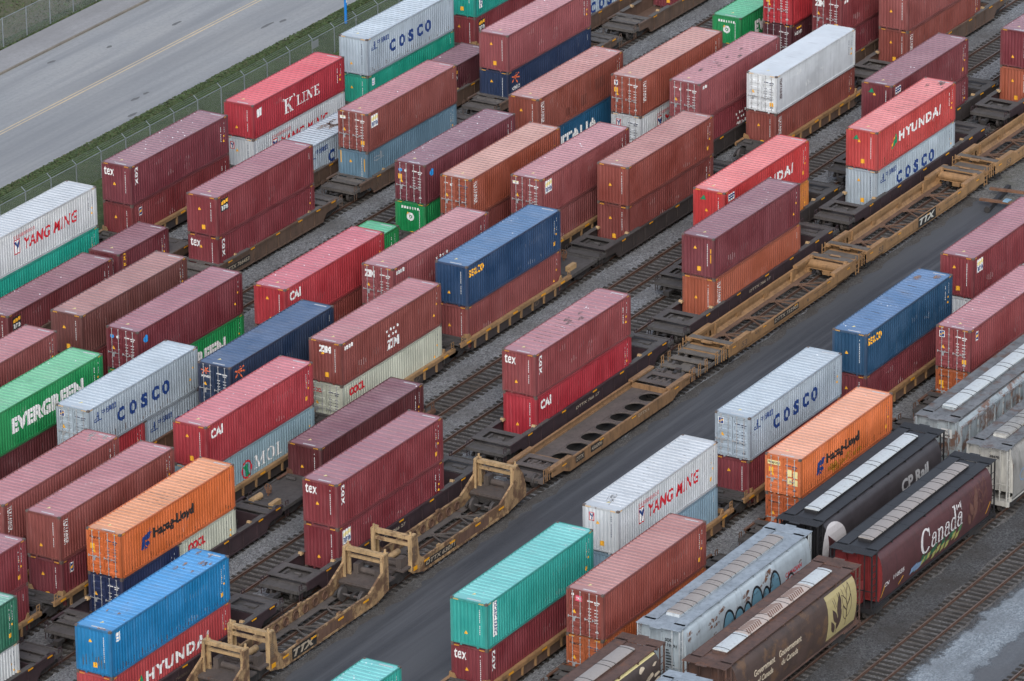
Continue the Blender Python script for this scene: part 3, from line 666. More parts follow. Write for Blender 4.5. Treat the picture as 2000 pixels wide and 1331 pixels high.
stack('M', -20.6, (HC,'mist',B_,(),(),'pale blue-grey container under the white one right of the road'), (HC,'white',B_,('ym',),('ym',),'white container with red lettering and black scratches on its roof, right of the road'))
stack('M', -4.3, (HC,'maroon',B_,(),(),'maroon container under the grey one with navy lettering right of the road'), (HC,'grey',D_,('cosco',),('florens',),'grey container with grey doors and navy lettering, right of the road'))
stack('M', 11.3, (HC,'maroon',B_,(),(),'maroon container under the blue one with orange lettering at the right'), (HC,'denim_rusty',B_,('seaco',),(),'blue container with orange lettering and rust patches on its roof, right of the road'))
stack('M', 26.6, (HC,'white',B_,(),(),'white container under the maroon one at the right edge'), (HC,'maroon',B_,('triton_pale',),(),'maroon container with a pale yellow emblem, cut off by the right edge beside the road'))
stack('N', -31.4, (HC,'rust_orange',D_,(),('hl',),'rusty orange container with doors, under the brick one with a pink door plate'), (HC,'red_brown',D_,(),('tal',),'brick-brown container with a pink plate on its doors, behind the grey graffiti hopper'))
stack('N', -7.3, (ST,'rust_orange',D_,(),('hl',),'orange container with doors, under the brighter orange one at the right'), (ST,'pale_orange',D_,('hl',),('hlcream',),'orange container with black lettering and cream panels on its doors, at the right'))
stack('N', 15.7, (ST,'rust_orange',D_,(),('hl',),'weathered orange container with doors, under the specked brick one at the right edge', L20), (HC,'brick_specked',D_,('florens',),('florens',),'brick-red specked container whose doors bear a yellow and blue square, at the right edge'))
stack('N', 21.85, (ST,'rust_orange',B_,(),(),'weathered orange container butted behind another, under the specked brick one at the right edge', L20))

# ------------------------------------------------------------------ rail cars
TAN = (.33,.20,.095); BROWN = (.135,.085,.06); PURP = (.052,.032,.036); DARK = (.045,.04,.038); GRIME = (.10,.09,.085)
def carmats(kind):
    return {
     'purple': (metal('car_purple', PURP, .6, .18, .5), metal('car_purple_deck', (.088,.080,.075), .75, .35, .5, 1, (.10,.07,.05))),
     'dark':   (metal('car_dark', (.05,.04,.037), .65, .3, .5), metal('car_dark_deck', (.076,.070,.066), .75, .3, .55, 1, (.09,.06,.045))),
     'brown':  (metal('car_brown', BROWN, .65, .35, .5), metal('car_brown_deck', (.115,.102,.092), .75, .3, .5, 1, (.11,.075,.05))),
     'rustbrown': (metal('car_rust', (.14,.07,.042), .7, .6, .5), metal('car_rust_deck', (.072,.065,.060), .75, .35, .55, 1, (.09,.06,.045))),
     'tan':    (metal('car_tan', TAN, .6, .34, .5, 1, (.17,.085,.042)), metal('car_tan_deck', (.10,.088,.076), .75, .4, .5, 1, (.16,.10,.055))),
     'newtan': (metal('car_newtan', (.34,.195,.088), .6, .24, .5, 1, (.17,.085,.045)), metal('car_newtan_deck', (.135,.118,.10), .75, .35, .45, 1, (.20,.125,.07))),
     'oldtan': (metal('car_oldtan', (.42,.27,.135), .75, 1.12, .9, .8, (.12,.062,.036)), metal('car_oldtan_deck', (.19,.145,.11), .75, .6, .5, 1, (.11,.065,.045))),
     'holes':  (metal('car_ochre', (.29,.165,.078), .7, .50, .65, 1, (.12,.062,.036)), metal('car_ochre_deck', (.115,.095,.085), .8, .4, .4, 1, (.085,.06,.045))),
    }[kind]
STEEL = metal('truck_steel', (.04,.036,.034), .7, .4, .4); WHEEL = metal('wheel_steel', (.09,.08,.075), .5, .5, .4)
RUSTM = metal('rusty_iron', (.20,.10,.055), .8, .7, .4); LOGBG = flat('panel_black', (.02,.019,.018), .6, .3); LOGTX = flat('panel_letter', (.46,.38,.28), .6, .3)
DIMTX = flat('faded_letter', (.13,.095,.07), .7, .4); HOSE = metal('brake_reservoir_paint', (.45,.30,.15), .6, .35, .4)

def m_truck():
    b = MB()
    for y in (-1, 1):
        b.prism([(-1.35,.62),(-1.1,.78),(-.45,.90),(.45,.90),(1.1,.78),(1.35,.62),(1.3,.5),(.5,.42),(.35,.28),(-.35,.28),(-.5,.42),(-1.3,.5)], y*.92, y*1.07, 'y')
        for x in (-.18, .18): b.cyl((x, y*1.0, .34), (x, y*1.0, .62), .10, 8)
    b.box(-.22, -.95, .5, .22, .95, .85); b.box(-1.0, -.1, .55, 1.0, .1, .7)
    return b.mesh('truck')
def m_wheelset():
    b = MB(); b.cyl((0,-.9,.6),(0,.9,.6),.08,10)
    for y in (-1, 1): b.cyl((0, y*.67, .6), (0, y*.80, .6), .42, 20); b.cyl((0, y*.62, .6), (0, y*.67, .6), .455, 20); b.cyl((0, y*.78, .6), (0, y*.83, .6), .2, 12)
    return b.mesh('wheelset')
def truck(root, x):
    t = put('truck', cached('truck', m_truck), STEEL, root, (x,0,0))
    for dx in (-.9, .9): put('wheelset', cached('wheelset', m_wheelset), WHEEL, t, (dx,0,0))

def side_text(root, s, x0, x1, z0, z1, y, panel=True, shear=.15, col=None, pad=.10, bold=.02):
    if panel: put('number_panel', lay('p', rect(x0-pad, z0-pad, x1+pad, z1+pad), lambda a, b: Vector((a, y-.004, b))), LOGBG, root)
    put('lettering', lay('l', fit(text2d(s, bold, shear), x0, x1, z0, z1), lambda a, b: Vector((a, y-.008, b))), col or (LOGTX if panel else DIMTX), root)
def reflectors(root, L, xs, y, z, h=.10, ln=.45):
    for x in xs: put('reflector', cached(('refl', ln, h), lambda: MB().box(-ln/2, -.006, -h/2, ln/2, .006, h/2).mesh('reflector')), REFL, root, (x, y-.004, z))
def grab(root, x, y, z0, z1, m):
    def f():
        b = MB()
        for dx in (0, .28): b.box(dx-.022, -.022, 0, dx+.022, .022, z1-z0)
        b.box(0, -.02, (z1-z0)-.04, .28, .02, z1-z0); b.box(0, -.02, (z1-z0)*.5, .28, .02, (z1-z0)*.5+.04)
        return b.mesh('grab_iron')
    put('grab_iron', cached(('grab', round(z1-z0, 2)), f), m, root, (x, y, z0))
def brake_gear(root, x, y, z):
    put('brake_wheel', cached('bw', lambda: MB().ring((0,0,.55),(1,0,0),.24,.03,16).bar((0,0,0),(0,0,.8),.07,.07).bar((0,-.22,.55),(0,.22,.55),.03,.03).box(-.08,-.18,.2,.1,.12,.45).mesh('brake_wheel')), RUSTM, root, (x,y,z))
def reservoir(root, x, y, z, m=None):
    put('air_reservoir', cached('ar', lambda: MB().cyl((-.55,0,.2),(.55,0,.2),.2,12).box(-.4,-.12,0,-.3,.12,.1).box(.3,-.12,0,.4,.12,.1).mesh('air_reservoir')), m or HOSE, root, (x,y,z))
def coupler(root, L):
    for x, s in ((0, -1), (L, 1)):
        put('coupler', cached(('cp', s), lambda: MB().box(0, -.12, .68, s*.55, .12, .9).box(s*.45, -.2, .62, s*.78, .2, .96).mesh('coupler')), STEEL, root, (x,0,0))

def deck_mesh(e, step, zt, w, style):
    """end platform of a well car, outer end at x=0, well at x=e"""
    b = MB(); h = w/2
    b.box(0, -h+.08, zt-.42, step, h-.08, zt-.34)                 # lower step plate
    for y in (-1, 1): b.box(0, y*(h-.02), zt-.52, step, y*(h-.16), zt-.30)
    b.box(-.06, -h+.1, zt-.5, .04, h-.1, zt-.28)
    b.box(step, -h+.02, zt-.62, e, h-.02, zt-.30)                   # platform body
    x0, x1 = step-.05, e
    if style == 'tray':
        b.box(x0, -h, zt-.055, x0+.42, h, zt); b.box(x1-.42, -h+.02, zt-.06, x1, h-.02, zt-.002)
        for y in (-1, 1): b.box(x0+.42, y*h, zt-.058, x1-.42, y*(h-.48), zt-.001)
        b.box(x0+.6, -.35, zt-.3, x0+.95, .5, zt-.14); b.cyl((x1-.75,-.3,zt-.2),(x1-.75,.15,zt-.2),.1,8); b.box(x0+.45, h-.75, zt-.3, x1-.5, h-.6, zt-.12)
    elif style == 'beam':
        b.box(x1-.75, -h, zt-.07, x1-.25, h, zt); b.box(x0+.1, -h+.05, zt-.16, x0+.5, h-.05, zt-.1)
        b.cyl((x0+.95, -h+.35, zt-.32),(x0+.95, h-.35, zt-.32), .26, 12)
        b.box(x1-1.0, -.3, zt-.05, x1-.7, .35, zt-.012)
        for y in (-1, 1): b.box(x0+.1, y*h, zt-.2, x1-.3, y*(h-.3), zt-.1)
    else:
        b.box(x0, -h, zt-.06, x1, h, zt-.0); b.box(x0+.15, -h*.3, zt, x0+.6, h*.4, zt+.05)
    return b.mesh('end_platform')

def side_rot(name, key, fn, m, root, L):
    """the same end part at both ends of the car"""
    me = cached(key, fn)
    put(name, me, m, root); put(name, me, m, root, (L,0,0), (0,0,math.pi))

def wall_car(tr, x0, x1, col, label, well=None, style='tray', text=None, numtext=None, dressed=True):
    """deep well car whose sides are plain walls with ribs"""
    L = x1-x0; m, md = carmats(col); t = thing('well_car', label, 'rail car', (x0, T[tr], 0), 0, 'well cars in the yard')
    e = 2.75; zt = 1.47; h = 1.45
    def side():
        b = MB()
        b.prism([(e-.1,.34),(L-e+.1,.34),(L-e+.55,.80),(L-.9,.86),(L-.9,zt-.06),(.9,zt-.06),(.9,.86),(e-.55,.80)], -h+.06, -h+.12, 'y')
        b.box(e-.1, -h+.01, .30, L-e+.1, -h+.17, .40)
        b.box(.85, -h, zt-.13, L-.85, -h+.16, zt-.01)
        x = e+.4
        while x < L-e: b.box(x, -h+.015, .40, x+.09, -h+.06, zt-.13); x += 1.55
        return b.mesh('side_sill')
    def plate():
        b = MB(); b.box(e, -h-.0, zt-.01, e+3.0, -h+.36, zt+.02)
        for i in range(4): b.box(e+.4+i*.7, -h-.02, zt-.05, e+.55+i*.7, -h+.02, zt+.015)
        return b.mesh('top_plate')
    s = cached(('ws', round(L,2)), side); p = cached('wp', plate)
    put('side_sill', s, m, t); put('side_sill', s, m, t, (L,0,0), (0,0,math.pi))
    put('top_plate', p, md, t); put('top_plate', p, md, t, (L,0,0), (0,0,math.pi))
    q = cached('wq', lambda: MB().box(-e, -h, zt-.01, -e-3.0, -h+.36, zt+.02).mesh('top_plate'))
    put('top_plate', q, md, t, (L,0,0)); put('top_plate', q, md, t, (0,0,0), (0,0,math.pi))
    put('well_floor', cached(('wf', round(L,2)), lambda: MB().box(e, -h+.13, .36, L-e, h-.13, .42).box(e-.02, -h+.14, .36, e+.05, h-.14, zt-.1).box(L-e-.05, -h+.14, .36, L-e+.02, h-.14, zt-.1).mesh('well_floor')), m, t)
    side_rot('end_platform', ('dk', style), lambda: deck_mesh(e, .85, zt, 2*h-.1, style), md, t, L)
    truck(t, 1.5); truck(t, L-1.5); coupler(t, L)
    reflectors(t, L, [e+.5, L*.34, L*.52, L*.68, L-e-.6, L-1.4], -h, zt-.09, .09, .5)
    for x in (.12, L-.4): grab(t, x, -h+.1, .45, 1.5, m); grab(t, x, h-.1, .45, 1.5, m)
    def gd():
        b = MB()
        for y in (-1, 1): b.prism([(0,zt),(.34,zt),(.26,zt+.16),(.1,zt+.2)], y*(h-.18), y*(h-.42), 'y')
        return b.mesh('corner_guide')
    put('corner_guide', cached('gd', gd), HOSE, t, (e+1.3,0,-.05)); put('corner_guide', cached('gd', gd), HOSE, t, (L-e-1.6,0,-.05))
    if numtext: side_text(t, numtext, *text)
    return t

def chord_car(tr, x0, x1, col, label, lower='dark', brake=0, deck='dark', num=None):
    """short well car: bright top chord on posts over a dark recessed wall"""
    L = x1-x0; m, md = carmats(col); ml = carmats(lower)[0]; t = thing('well_car', label, 'rail car', (x0, T[tr], 0), 0, 'well cars in the yard')
    h = 1.45; zt = 1.22; e = 1.15; md = carmats(deck)[1]
    def side():
        b = MB(); b.box(0, -h, zt-.22, L, -h+.12, zt); b.box(0, -h+.02, zt, L, -h+.24, zt+.03)
        x = 1.7
        while x < L-1.2:
            b.prism([(x,zt-.22),(x+.16,zt-.22),(x+.12,.42),(x+.02,.42)], -h+.01, -h+.12, 'y'); x += 1.5
        return b.mesh('top_chord')
    s = cached(('cs', round(L,2)), side)
    put('top_chord', s, m, t); put('top_chord', s, m, t, (L,0,0), (0,0,math.pi))
    wl = cached(('cw', round(L,2)), lambda: MB().box(1.5, -h+.12, .36, L-1.5, -h+.2, zt-.22).box(1.4, -h+.1, .34, L-1.4, -h+.3, .42).mesh('lower_wall'))
    put('lower_wall', wl, ml, t); put('lower_wall', wl, ml, t, (L,0,0), (0,0,math.pi))
    put('well_floor', cached(('cf', round(L,2)), lambda: MB().box(1.0, -h+.2, .36, L-1.0, h-.2, .42).mesh('well_floor')), ml, t)
    def deck():
        b = MB(); b.box(.05, -h+.13, zt-.16, e-.15, h-.13, zt-.10); b.box(e-.30, -h+.14, zt-.10, e-.05, h-.14, zt+.02); b.box(e-.1, -h+.2, .5, e-.03, h-.2, zt-.10)
        b.box(-.08, -.5, zt-.4, .3, .5, zt-.16); b.box(.25,-.9,zt-.10,.45,-.2,zt-.02); b.cyl((.5,.3,zt),(.5,.95,zt),.11,8)
        return b.mesh('end_platform')
    side_rot('end_platform', ('cdk',), deck, md, t, L)
    def guide():
        b = MB()
        for y in (-1, 1):
            b.prism([(e-.10,zt),(e+.34,zt),(e+.10,zt+.34),(e-.06,zt+.34)], y*(h-.13), y*(h-.19), 'y')
            b.prism([(y*(h-.16),zt),(y*(h-.62),zt),(y*(h-.50),zt+.30),(y*(h-.20),zt+.34)], e-.08, e-.03, 'x')
        return b.mesh('corner_guide')
    side_rot('corner_guide', ('cgd',), guide, m, t, L)
    truck(t, .35); truck(t, L-.35); coupler(t, L)
    reflectors(t, L, [.9, 3.4, L*.48, L-3.8, L-1.2], -h, zt-.1, .12, .55)
    for x in (.1, L-.42): grab(t, x, -h+.06, zt, zt+.55, m)
    if brake:
        put('end_deck', cached(('ed',), lambda: MB().box(0,-h+.12,zt-.14,3.4,h-.12,zt-.08).box(0,-h,zt-.22,3.5,-h+.12,zt).box(0,h-.12,zt-.22,3.5,h,zt).box(3.4,-h+.1,zt-.3,3.5,h-.1,zt+.02).mesh('end_deck')), [md], t, (L,0,0) if brake > 0 else (0,0,0), (0,0,0) if brake > 0 else (0,0,math.pi))
        bx = L+2.3 if brake > 0 else -2.3
        brake_gear(t, bx, .5, zt-.08); reservoir(t, bx-1.1, .7, zt-.08); put('tool_box', cached('tb', lambda: MB().box(-.5,-.15,0,.5,.15,.35).mesh('tool_box')), HOSE, t, (bx-1.2, -.75, zt-.08))
        truck(t, L+1.9 if brake > 0 else -1.9)
    if num: side_text(t, num, L*.62, L*.62+1.3, .55, .9, -h+.12, False)
    return t

def lattice(b, x0, x1, y, z, n, m=0):
    st = (x1-x0)/n
    for i in range(n):
        xn = x0 + st*(i+.45)
        for dx in (-.34*st, .08*st, .46*st): b.bar((xn, y-.12, z), (xn+dx, -y+.1, z), .085, .08, m)
        b.prism([(xn-.38, y), (xn+.38, y), (xn+.12, y-.26), (xn-.12, y-.26)], z-.04, z+.05, 'z', m)

def open_car(x0, x1, label, number=None, big=None, steps=False):
    """53 ft well car, empty: plain outer walls, framed inner walls, lattice floor"""
    L = x1-x0; m, md = carmats('newtan'); t = thing('well_car', label, 'rail car', (x0, T['L'], 0), 0, 'empty tan well cars')
    h = 1.60; zt = 1.42; e = .95; wz = 1.22
    def side():
        b = MB(); yo = -h
        # outer skin with a bevelled foot, then the framed inner face
        b.prism([(yo,.62),(yo,wz),(yo+.05,wz),(yo+.05,.62),(yo+.30,.30),(yo+.24,.28)], .95, L-.95, 'x')
        b.box(.3, yo, .62, .95, yo+.05, wz); b.box(L-.95, yo, .62, L-.3, yo+.05, wz)
        b.box(.9, yo+.05, wz-.30, L-.9, yo+.17, wz+.012)
        b.box(2.9, yo+.05, .42, L-2.9, yo+.15, .52)
        n = 3; st = (L-7.0)/n
        for i in range(n+1):
            x = 3.5 + st*i; b.box(x-.32, yo+.05, .52, x+.32, yo+.15, wz-.30); b.box(x-.12, yo+.15, .62, x+.12, yo+.17, .86)
        for x in (1.1, L-3.4): b.box(x, yo+.05, .52, x+.5, yo+.15, wz-.30)
        for x in (3.8, L-4.0): b.prism([(x,.52),(x+.2,.52),(x+.14,wz-.02),(x+.06,wz-.02)], yo+.15, yo+.28, 'y')
        return b.mesh('side_sill')
    s = cached(('os', round(L,2)), side)
    put('side_sill', s, m, t); put('side_sill', s, m, t, (L,0,0), (0,0,math.pi))
    def plate():
        b = MB(); b.box(.25, -h-.006, wz+.014, 3.3, -h+.34, zt)
        return b.mesh('top_plate')
    s2 = cached(('op2',), lambda: MB().box(-.25, -h-.006, wz+.014, -3.3, -h+.34, zt).mesh('top_plate'))
    put('top_plate', cached(('op',), plate), m, t); put('top_plate', cached(('op',), plate), m, t, (L,0,0), (0,0,math.pi))
    put('top_plate', s2, m, t, (L,0,0)); put('top_plate', s2, m, t, (0,0,0), (0,0,math.pi))
    def floor():
        b = MB()
        for y in (-1, 1): b.box(1.6, y*(h-.26), .36, L-1.6, y*(h-.58), .42)
        lattice(b, 2.6, L-2.0, 1.04, .40, 4)
        return b.mesh('floor_lattice')
    put('floor_lattice', cached(('ofl', round(L,2)), floor), metal('lattice_brown', (.17,.10,.065), .7, .5, .4), t)
    def end():
        b = MB(); g = h-.08
        b.box(e-.45, -g, zt-.10, e+.05, g, zt+.012); b.box(e-.75, -.3, zt-.08, e-.35, .45, zt+.03)      # cross beam
        b.cyl((e+.35, -g+.12, zt-.42), (e+.35, g-.12, zt-.42), .30, 14)
        b.box(e+.2, -g+.02, zt-.72, e+.55, g-.02, zt-.50)
        for y0, y1 in ((-g+.02, -g+.25), (-.28, .30), (g-.25, g-.02)): b.box(e+.5, y0, .42, e+.60, y1, zt-.72)
        b.box(-.55, -g+.2, zt-.44, e-.4, g-.2, zt-.36); b.box(-.6, -g+.1, zt-.60, -.42, g-.1, zt-.38)
        for y in (-1, 1): b.prism([(e+.1,zt-.16),(e+.42,zt-.16),(e+.3,zt+.08),(e+.12,zt+.10)], y*(g-.10), y*(g-.34), 'y')
        return b.mesh('end_platform')
    side_rot('end_platform', ('oe',), end, m, t, L)
    side_rot('walkway', ('ow',), lambda: MB().box(e-.46, -h+.06, zt+.014, e+.06, h-.06, zt+.03).box(-.5, -h+.3, zt-.355, .2, h-.3, zt-.335).mesh('walkway'), md, t, L)
    truck(t, .1); truck(t, L-.1); coupler(t, L)
    if steps:
        b = MB()
        for y in (-1, 1): b.prism([(-.9,.62),(.4,.62),(.4,1.2),(-.9,1.05)], y*(h-.15), y*(h-.22), 'y'); b.box(-3.6, y*(h-.20), .66, -.6, y*(h-.32), .84)
        for xa, xb, z in ((-1.35,-.80,1.10), (-2.35,-1.75,.98), (-3.62,-2.95,.90)): b.box(xa, -h+.22, z-.07, xb, h-.22, z)
        b.box(-3.6, -.35, .6, -.5, .35, .80); b.cyl((-.2,-h+.4,.95),(-.2,h-.4,.95),.28,12)
        put('step_platform', b.mesh('step_platform'), md, t)
        for x in (-3.5, -2.6, -1.2): grab(t, x, -h+.2, .55, 1.45, m); grab(t, x, h-.25, .7, 1.5, m)
        truck(t, -2.0)
    def lad():
        b = MB()
        for x in (0, .42): b.box(x-.025, -.03, .25, x+.025, .03, 1.6)
        for i in range(4): b.box(0, -.02, .35+.3*i, .42, .02, .39+.3*i)
        return b.mesh('ladder')
    put('ladder', cached('lad', lad), m, t, (L-.15, -h+.05, 0)); put('ladder', cached('lad', lad), m, t, (-.25, h-.05, 0))
    for x in (-.5, -.15): grab(t, x, -h+.12, .55, 1.55, m)
    reflectors(t, L, [1.0, 5.2, 9.6, L-4.2, L-1.3], -h, 1.12, .06, .4)
    if number: side_text(t, number, 6.6, 9.9, .86, 1.12, -h, True, .12)
    if big: side_text(t, big, 8.2, 10.6, .68, 1.16, -h, True, .25, flat('panel_letter_pale', (.62,.60,.52)), .14, .05)
    side_text(t, '53', 2.0, 2.75, .70, 1.12, -h, False)
    put('end_panel', cached('oep', lambda: MB().box(.3, -h-.004, .42, .8, -h+.04, .62).box(.32,-h+.02,.30,.95,-h+.12,.5).mesh('end_panel')), LOGBG, t)
    put('lettering', cached('oms', lambda: lay('l', join(rect(12.2,.98,12.7,1.03), rect(12.8,1.0,13.4,1.05), rect(13.5,.98,14.1,1.03), rect(11.2,.80,11.4,.96), rect(3.9,1.0,4.1,1.1), rect(4.3,1.02,4.4,1.12), rect(4.6,1.02,4.7,1.12)), lambda a, b: Vector((a, -h-.006, b)))), DIMTX, t)
    return t

def hole_car(x0, x1, label):
    L = x1-x0; m, md = carmats('holes'); t = thing('well_car', label, 'rail car', (x0, T['L'], 0), 0, 'empty tan well cars')
    h = 1.55; zt = 1.05; e = 2.6
    def side():
        b = MB()
        b.prism([(2.1,.62),(2.9,.30),(L-2.9,.30),(L-2.1,.62),(L-.7,.7),(L-.7,zt),(.7,zt),(.7,.7)], -h, -h+.07, 'y')
        b.box(.7, -h+.0, zt+.002, L-.7, -h+.16, zt+.05); b.box(2.7, -h+.07, .64, L-2.7, -h+.13, .76)
        return b.mesh('side_sill')
    s = cached('hs', side); put('side_sill', s, m, t); put('side_sill', s, m, t, (L,0,0), (0,0,math.pi))
    p = cached('hp', lambda: MB().box(.4, -h-.01, zt+.062, 3.2, -h+.34, zt+.20).mesh('top_plate')); p2 = cached('hp2', lambda: MB().box(-.4, -h-.01, zt+.062, -3.2, -h+.34, zt+.20).mesh('top_plate'))
    put('top_plate', p, m, t); put('top_plate', p2, m, t, (L,0,0)); put('top_plate', p, m, t, (L,0,0), (0,0,math.pi)); put('top_plate', p2, m, t, (0,0,0), (0,0,math.pi))
    def floor():
        g = MB(); z = .65; k = 28; n = 7; x0f = 3.0; st = (L-6.0)/n; hy = 1.42
        for i in range(n):
            cx, cy = x0f + st*(i+.5), -.42; rx, ry = .74, .70
            a, c = x0f+st*i, x0f+st*(i+1)
            ring = [(cx+rx*math.cos(2*math.pi*j/k), cy+ry*math.sin(2*math.pi*j/k)) for j in range(k)]
            def edge(px, py):
                dx, dy = px-cx, py-cy; tt = 1e9
                if dx > 1e-6: tt = min(tt, (c-cx)/dx)
                if dx < -1e-6: tt = min(tt, (a-cx)/dx)
                if dy > 1e-6: tt = min(tt, (hy-cy)/dy)
                if dy < -1e-6: tt = min(tt, (-hy-cy)/dy)
                return (cx+dx*tt, cy+dy*tt)
            for j in range(k):
                p, q = ring[j], ring[(j+1) % k]; P, Q = edge(*p), edge(*q)
                g.quad((p[0],p[1],z),(q[0],q[1],z),(Q[0],Q[1],z),(P[0],P[1],z)); g.quad((p[0],p[1],z),(p[0],p[1],z-.05),(q[0],q[1],z-.05),(q[0],q[1],z))
                if abs(P[0]-Q[0]) > 1e-6 and abs(P[1]-Q[1]) > 1e-6:
                    cxn = c if P[0] > cx else a; cyn = hy if P[1] > cy or Q[1] > cy else -hy
                    g.tri((P[0],P[1],z),(Q[0],Q[1],z),(cxn,cyn,z))
            g.ring((cx,cy,z+.01),(0,0,1),rx+.03,.035,28)
        pass
        g.box(x0f-.3,-hy,z-.004,x0f,hy,z); g.box(L-x0f,-hy,z-.004,L-x0f+.3,hy,z); g.box(x0f, -.02+.35, z, L-x0f, .03+.35, z+.02)
        return g.mesh('floor_plate', False)
    put('floor_plate', cached('hf', floor), md, t)
    put('hole_shade_box', MB().box(3.0, -1.4, .05, L-3.0, 1.4, .09).box(3.0, -1.42, .09, L-3.0, -1.38, .60).box(3.0, .30, .09, L-3.0, .34, .60).mesh('hole_shade_box'), metal('painted_hole_shade', (.014,.012,.011), .8, .1, .3), t)  # added light-blocking box; near-black colour paints the shade seen through the holes
    def end():
        b = MB(); g = h-.12
        b.box(.75, -h+.0, zt-.04, 1.2, h-.0, zt+.02); b.box(e-.5, -g, zt-.02, e, g, zt+.03)
        for y in (-1, 1): b.box(1.2, y*g, zt-.04, e-.5, y*(g-.5), zt+.012)
        b.box(1.0, -g, .55, e-.1, g, .70); b.box(-.25, -g+.1, .72, .8, g-.1, .80); b.box(-.3, -g, .55, -.15, g, .82)
        for y in (-.5, 0, .4): b.box(1.25, y, .72, e-.55, y+.12, zt-.06)
        b.cyl((1.6,-.6,.85),(1.6,.7,.85),.12,8); b.box(1.8,.25,.72,2.1,.7,.98)
        return b.mesh('end_platform')
    side_rot('end_platform', ('he',), end, md, t, L)
    put('bulkhead', cached('hb', lambda: MB().box(L-2.95, -h+.1, .60, L-2.85, h-.1, zt-.05).box(2.85, -h+.1, .60, 2.95, h-.1, zt-.1).mesh('bulkhead')), m, t)
    truck(t, .9); truck(t, L-.9); coupler(t, L)
    for x in (-.2, .25, L-.5, L-.05): grab(t, x, -h+.1, .6, 1.5, m)
    reflectors(t, L, [2.2, 6.9, 11.0, L-2.4], -h, 1.0, .07, .5)
    side_text(t, 'DTTX', 3.7, 4.6, .66, .92, -h, True, .1); side_text(t, '456006', 5.6, 6.9, .68, .93, -h, True, .1); side_text(t, '40', 2.3, 2.85, .62, .98, -h, False)
    side_text(t, 'DTTX 6', 11.6, 13.0, .78, .98, -h, False, 0, LOGTX)
    return t

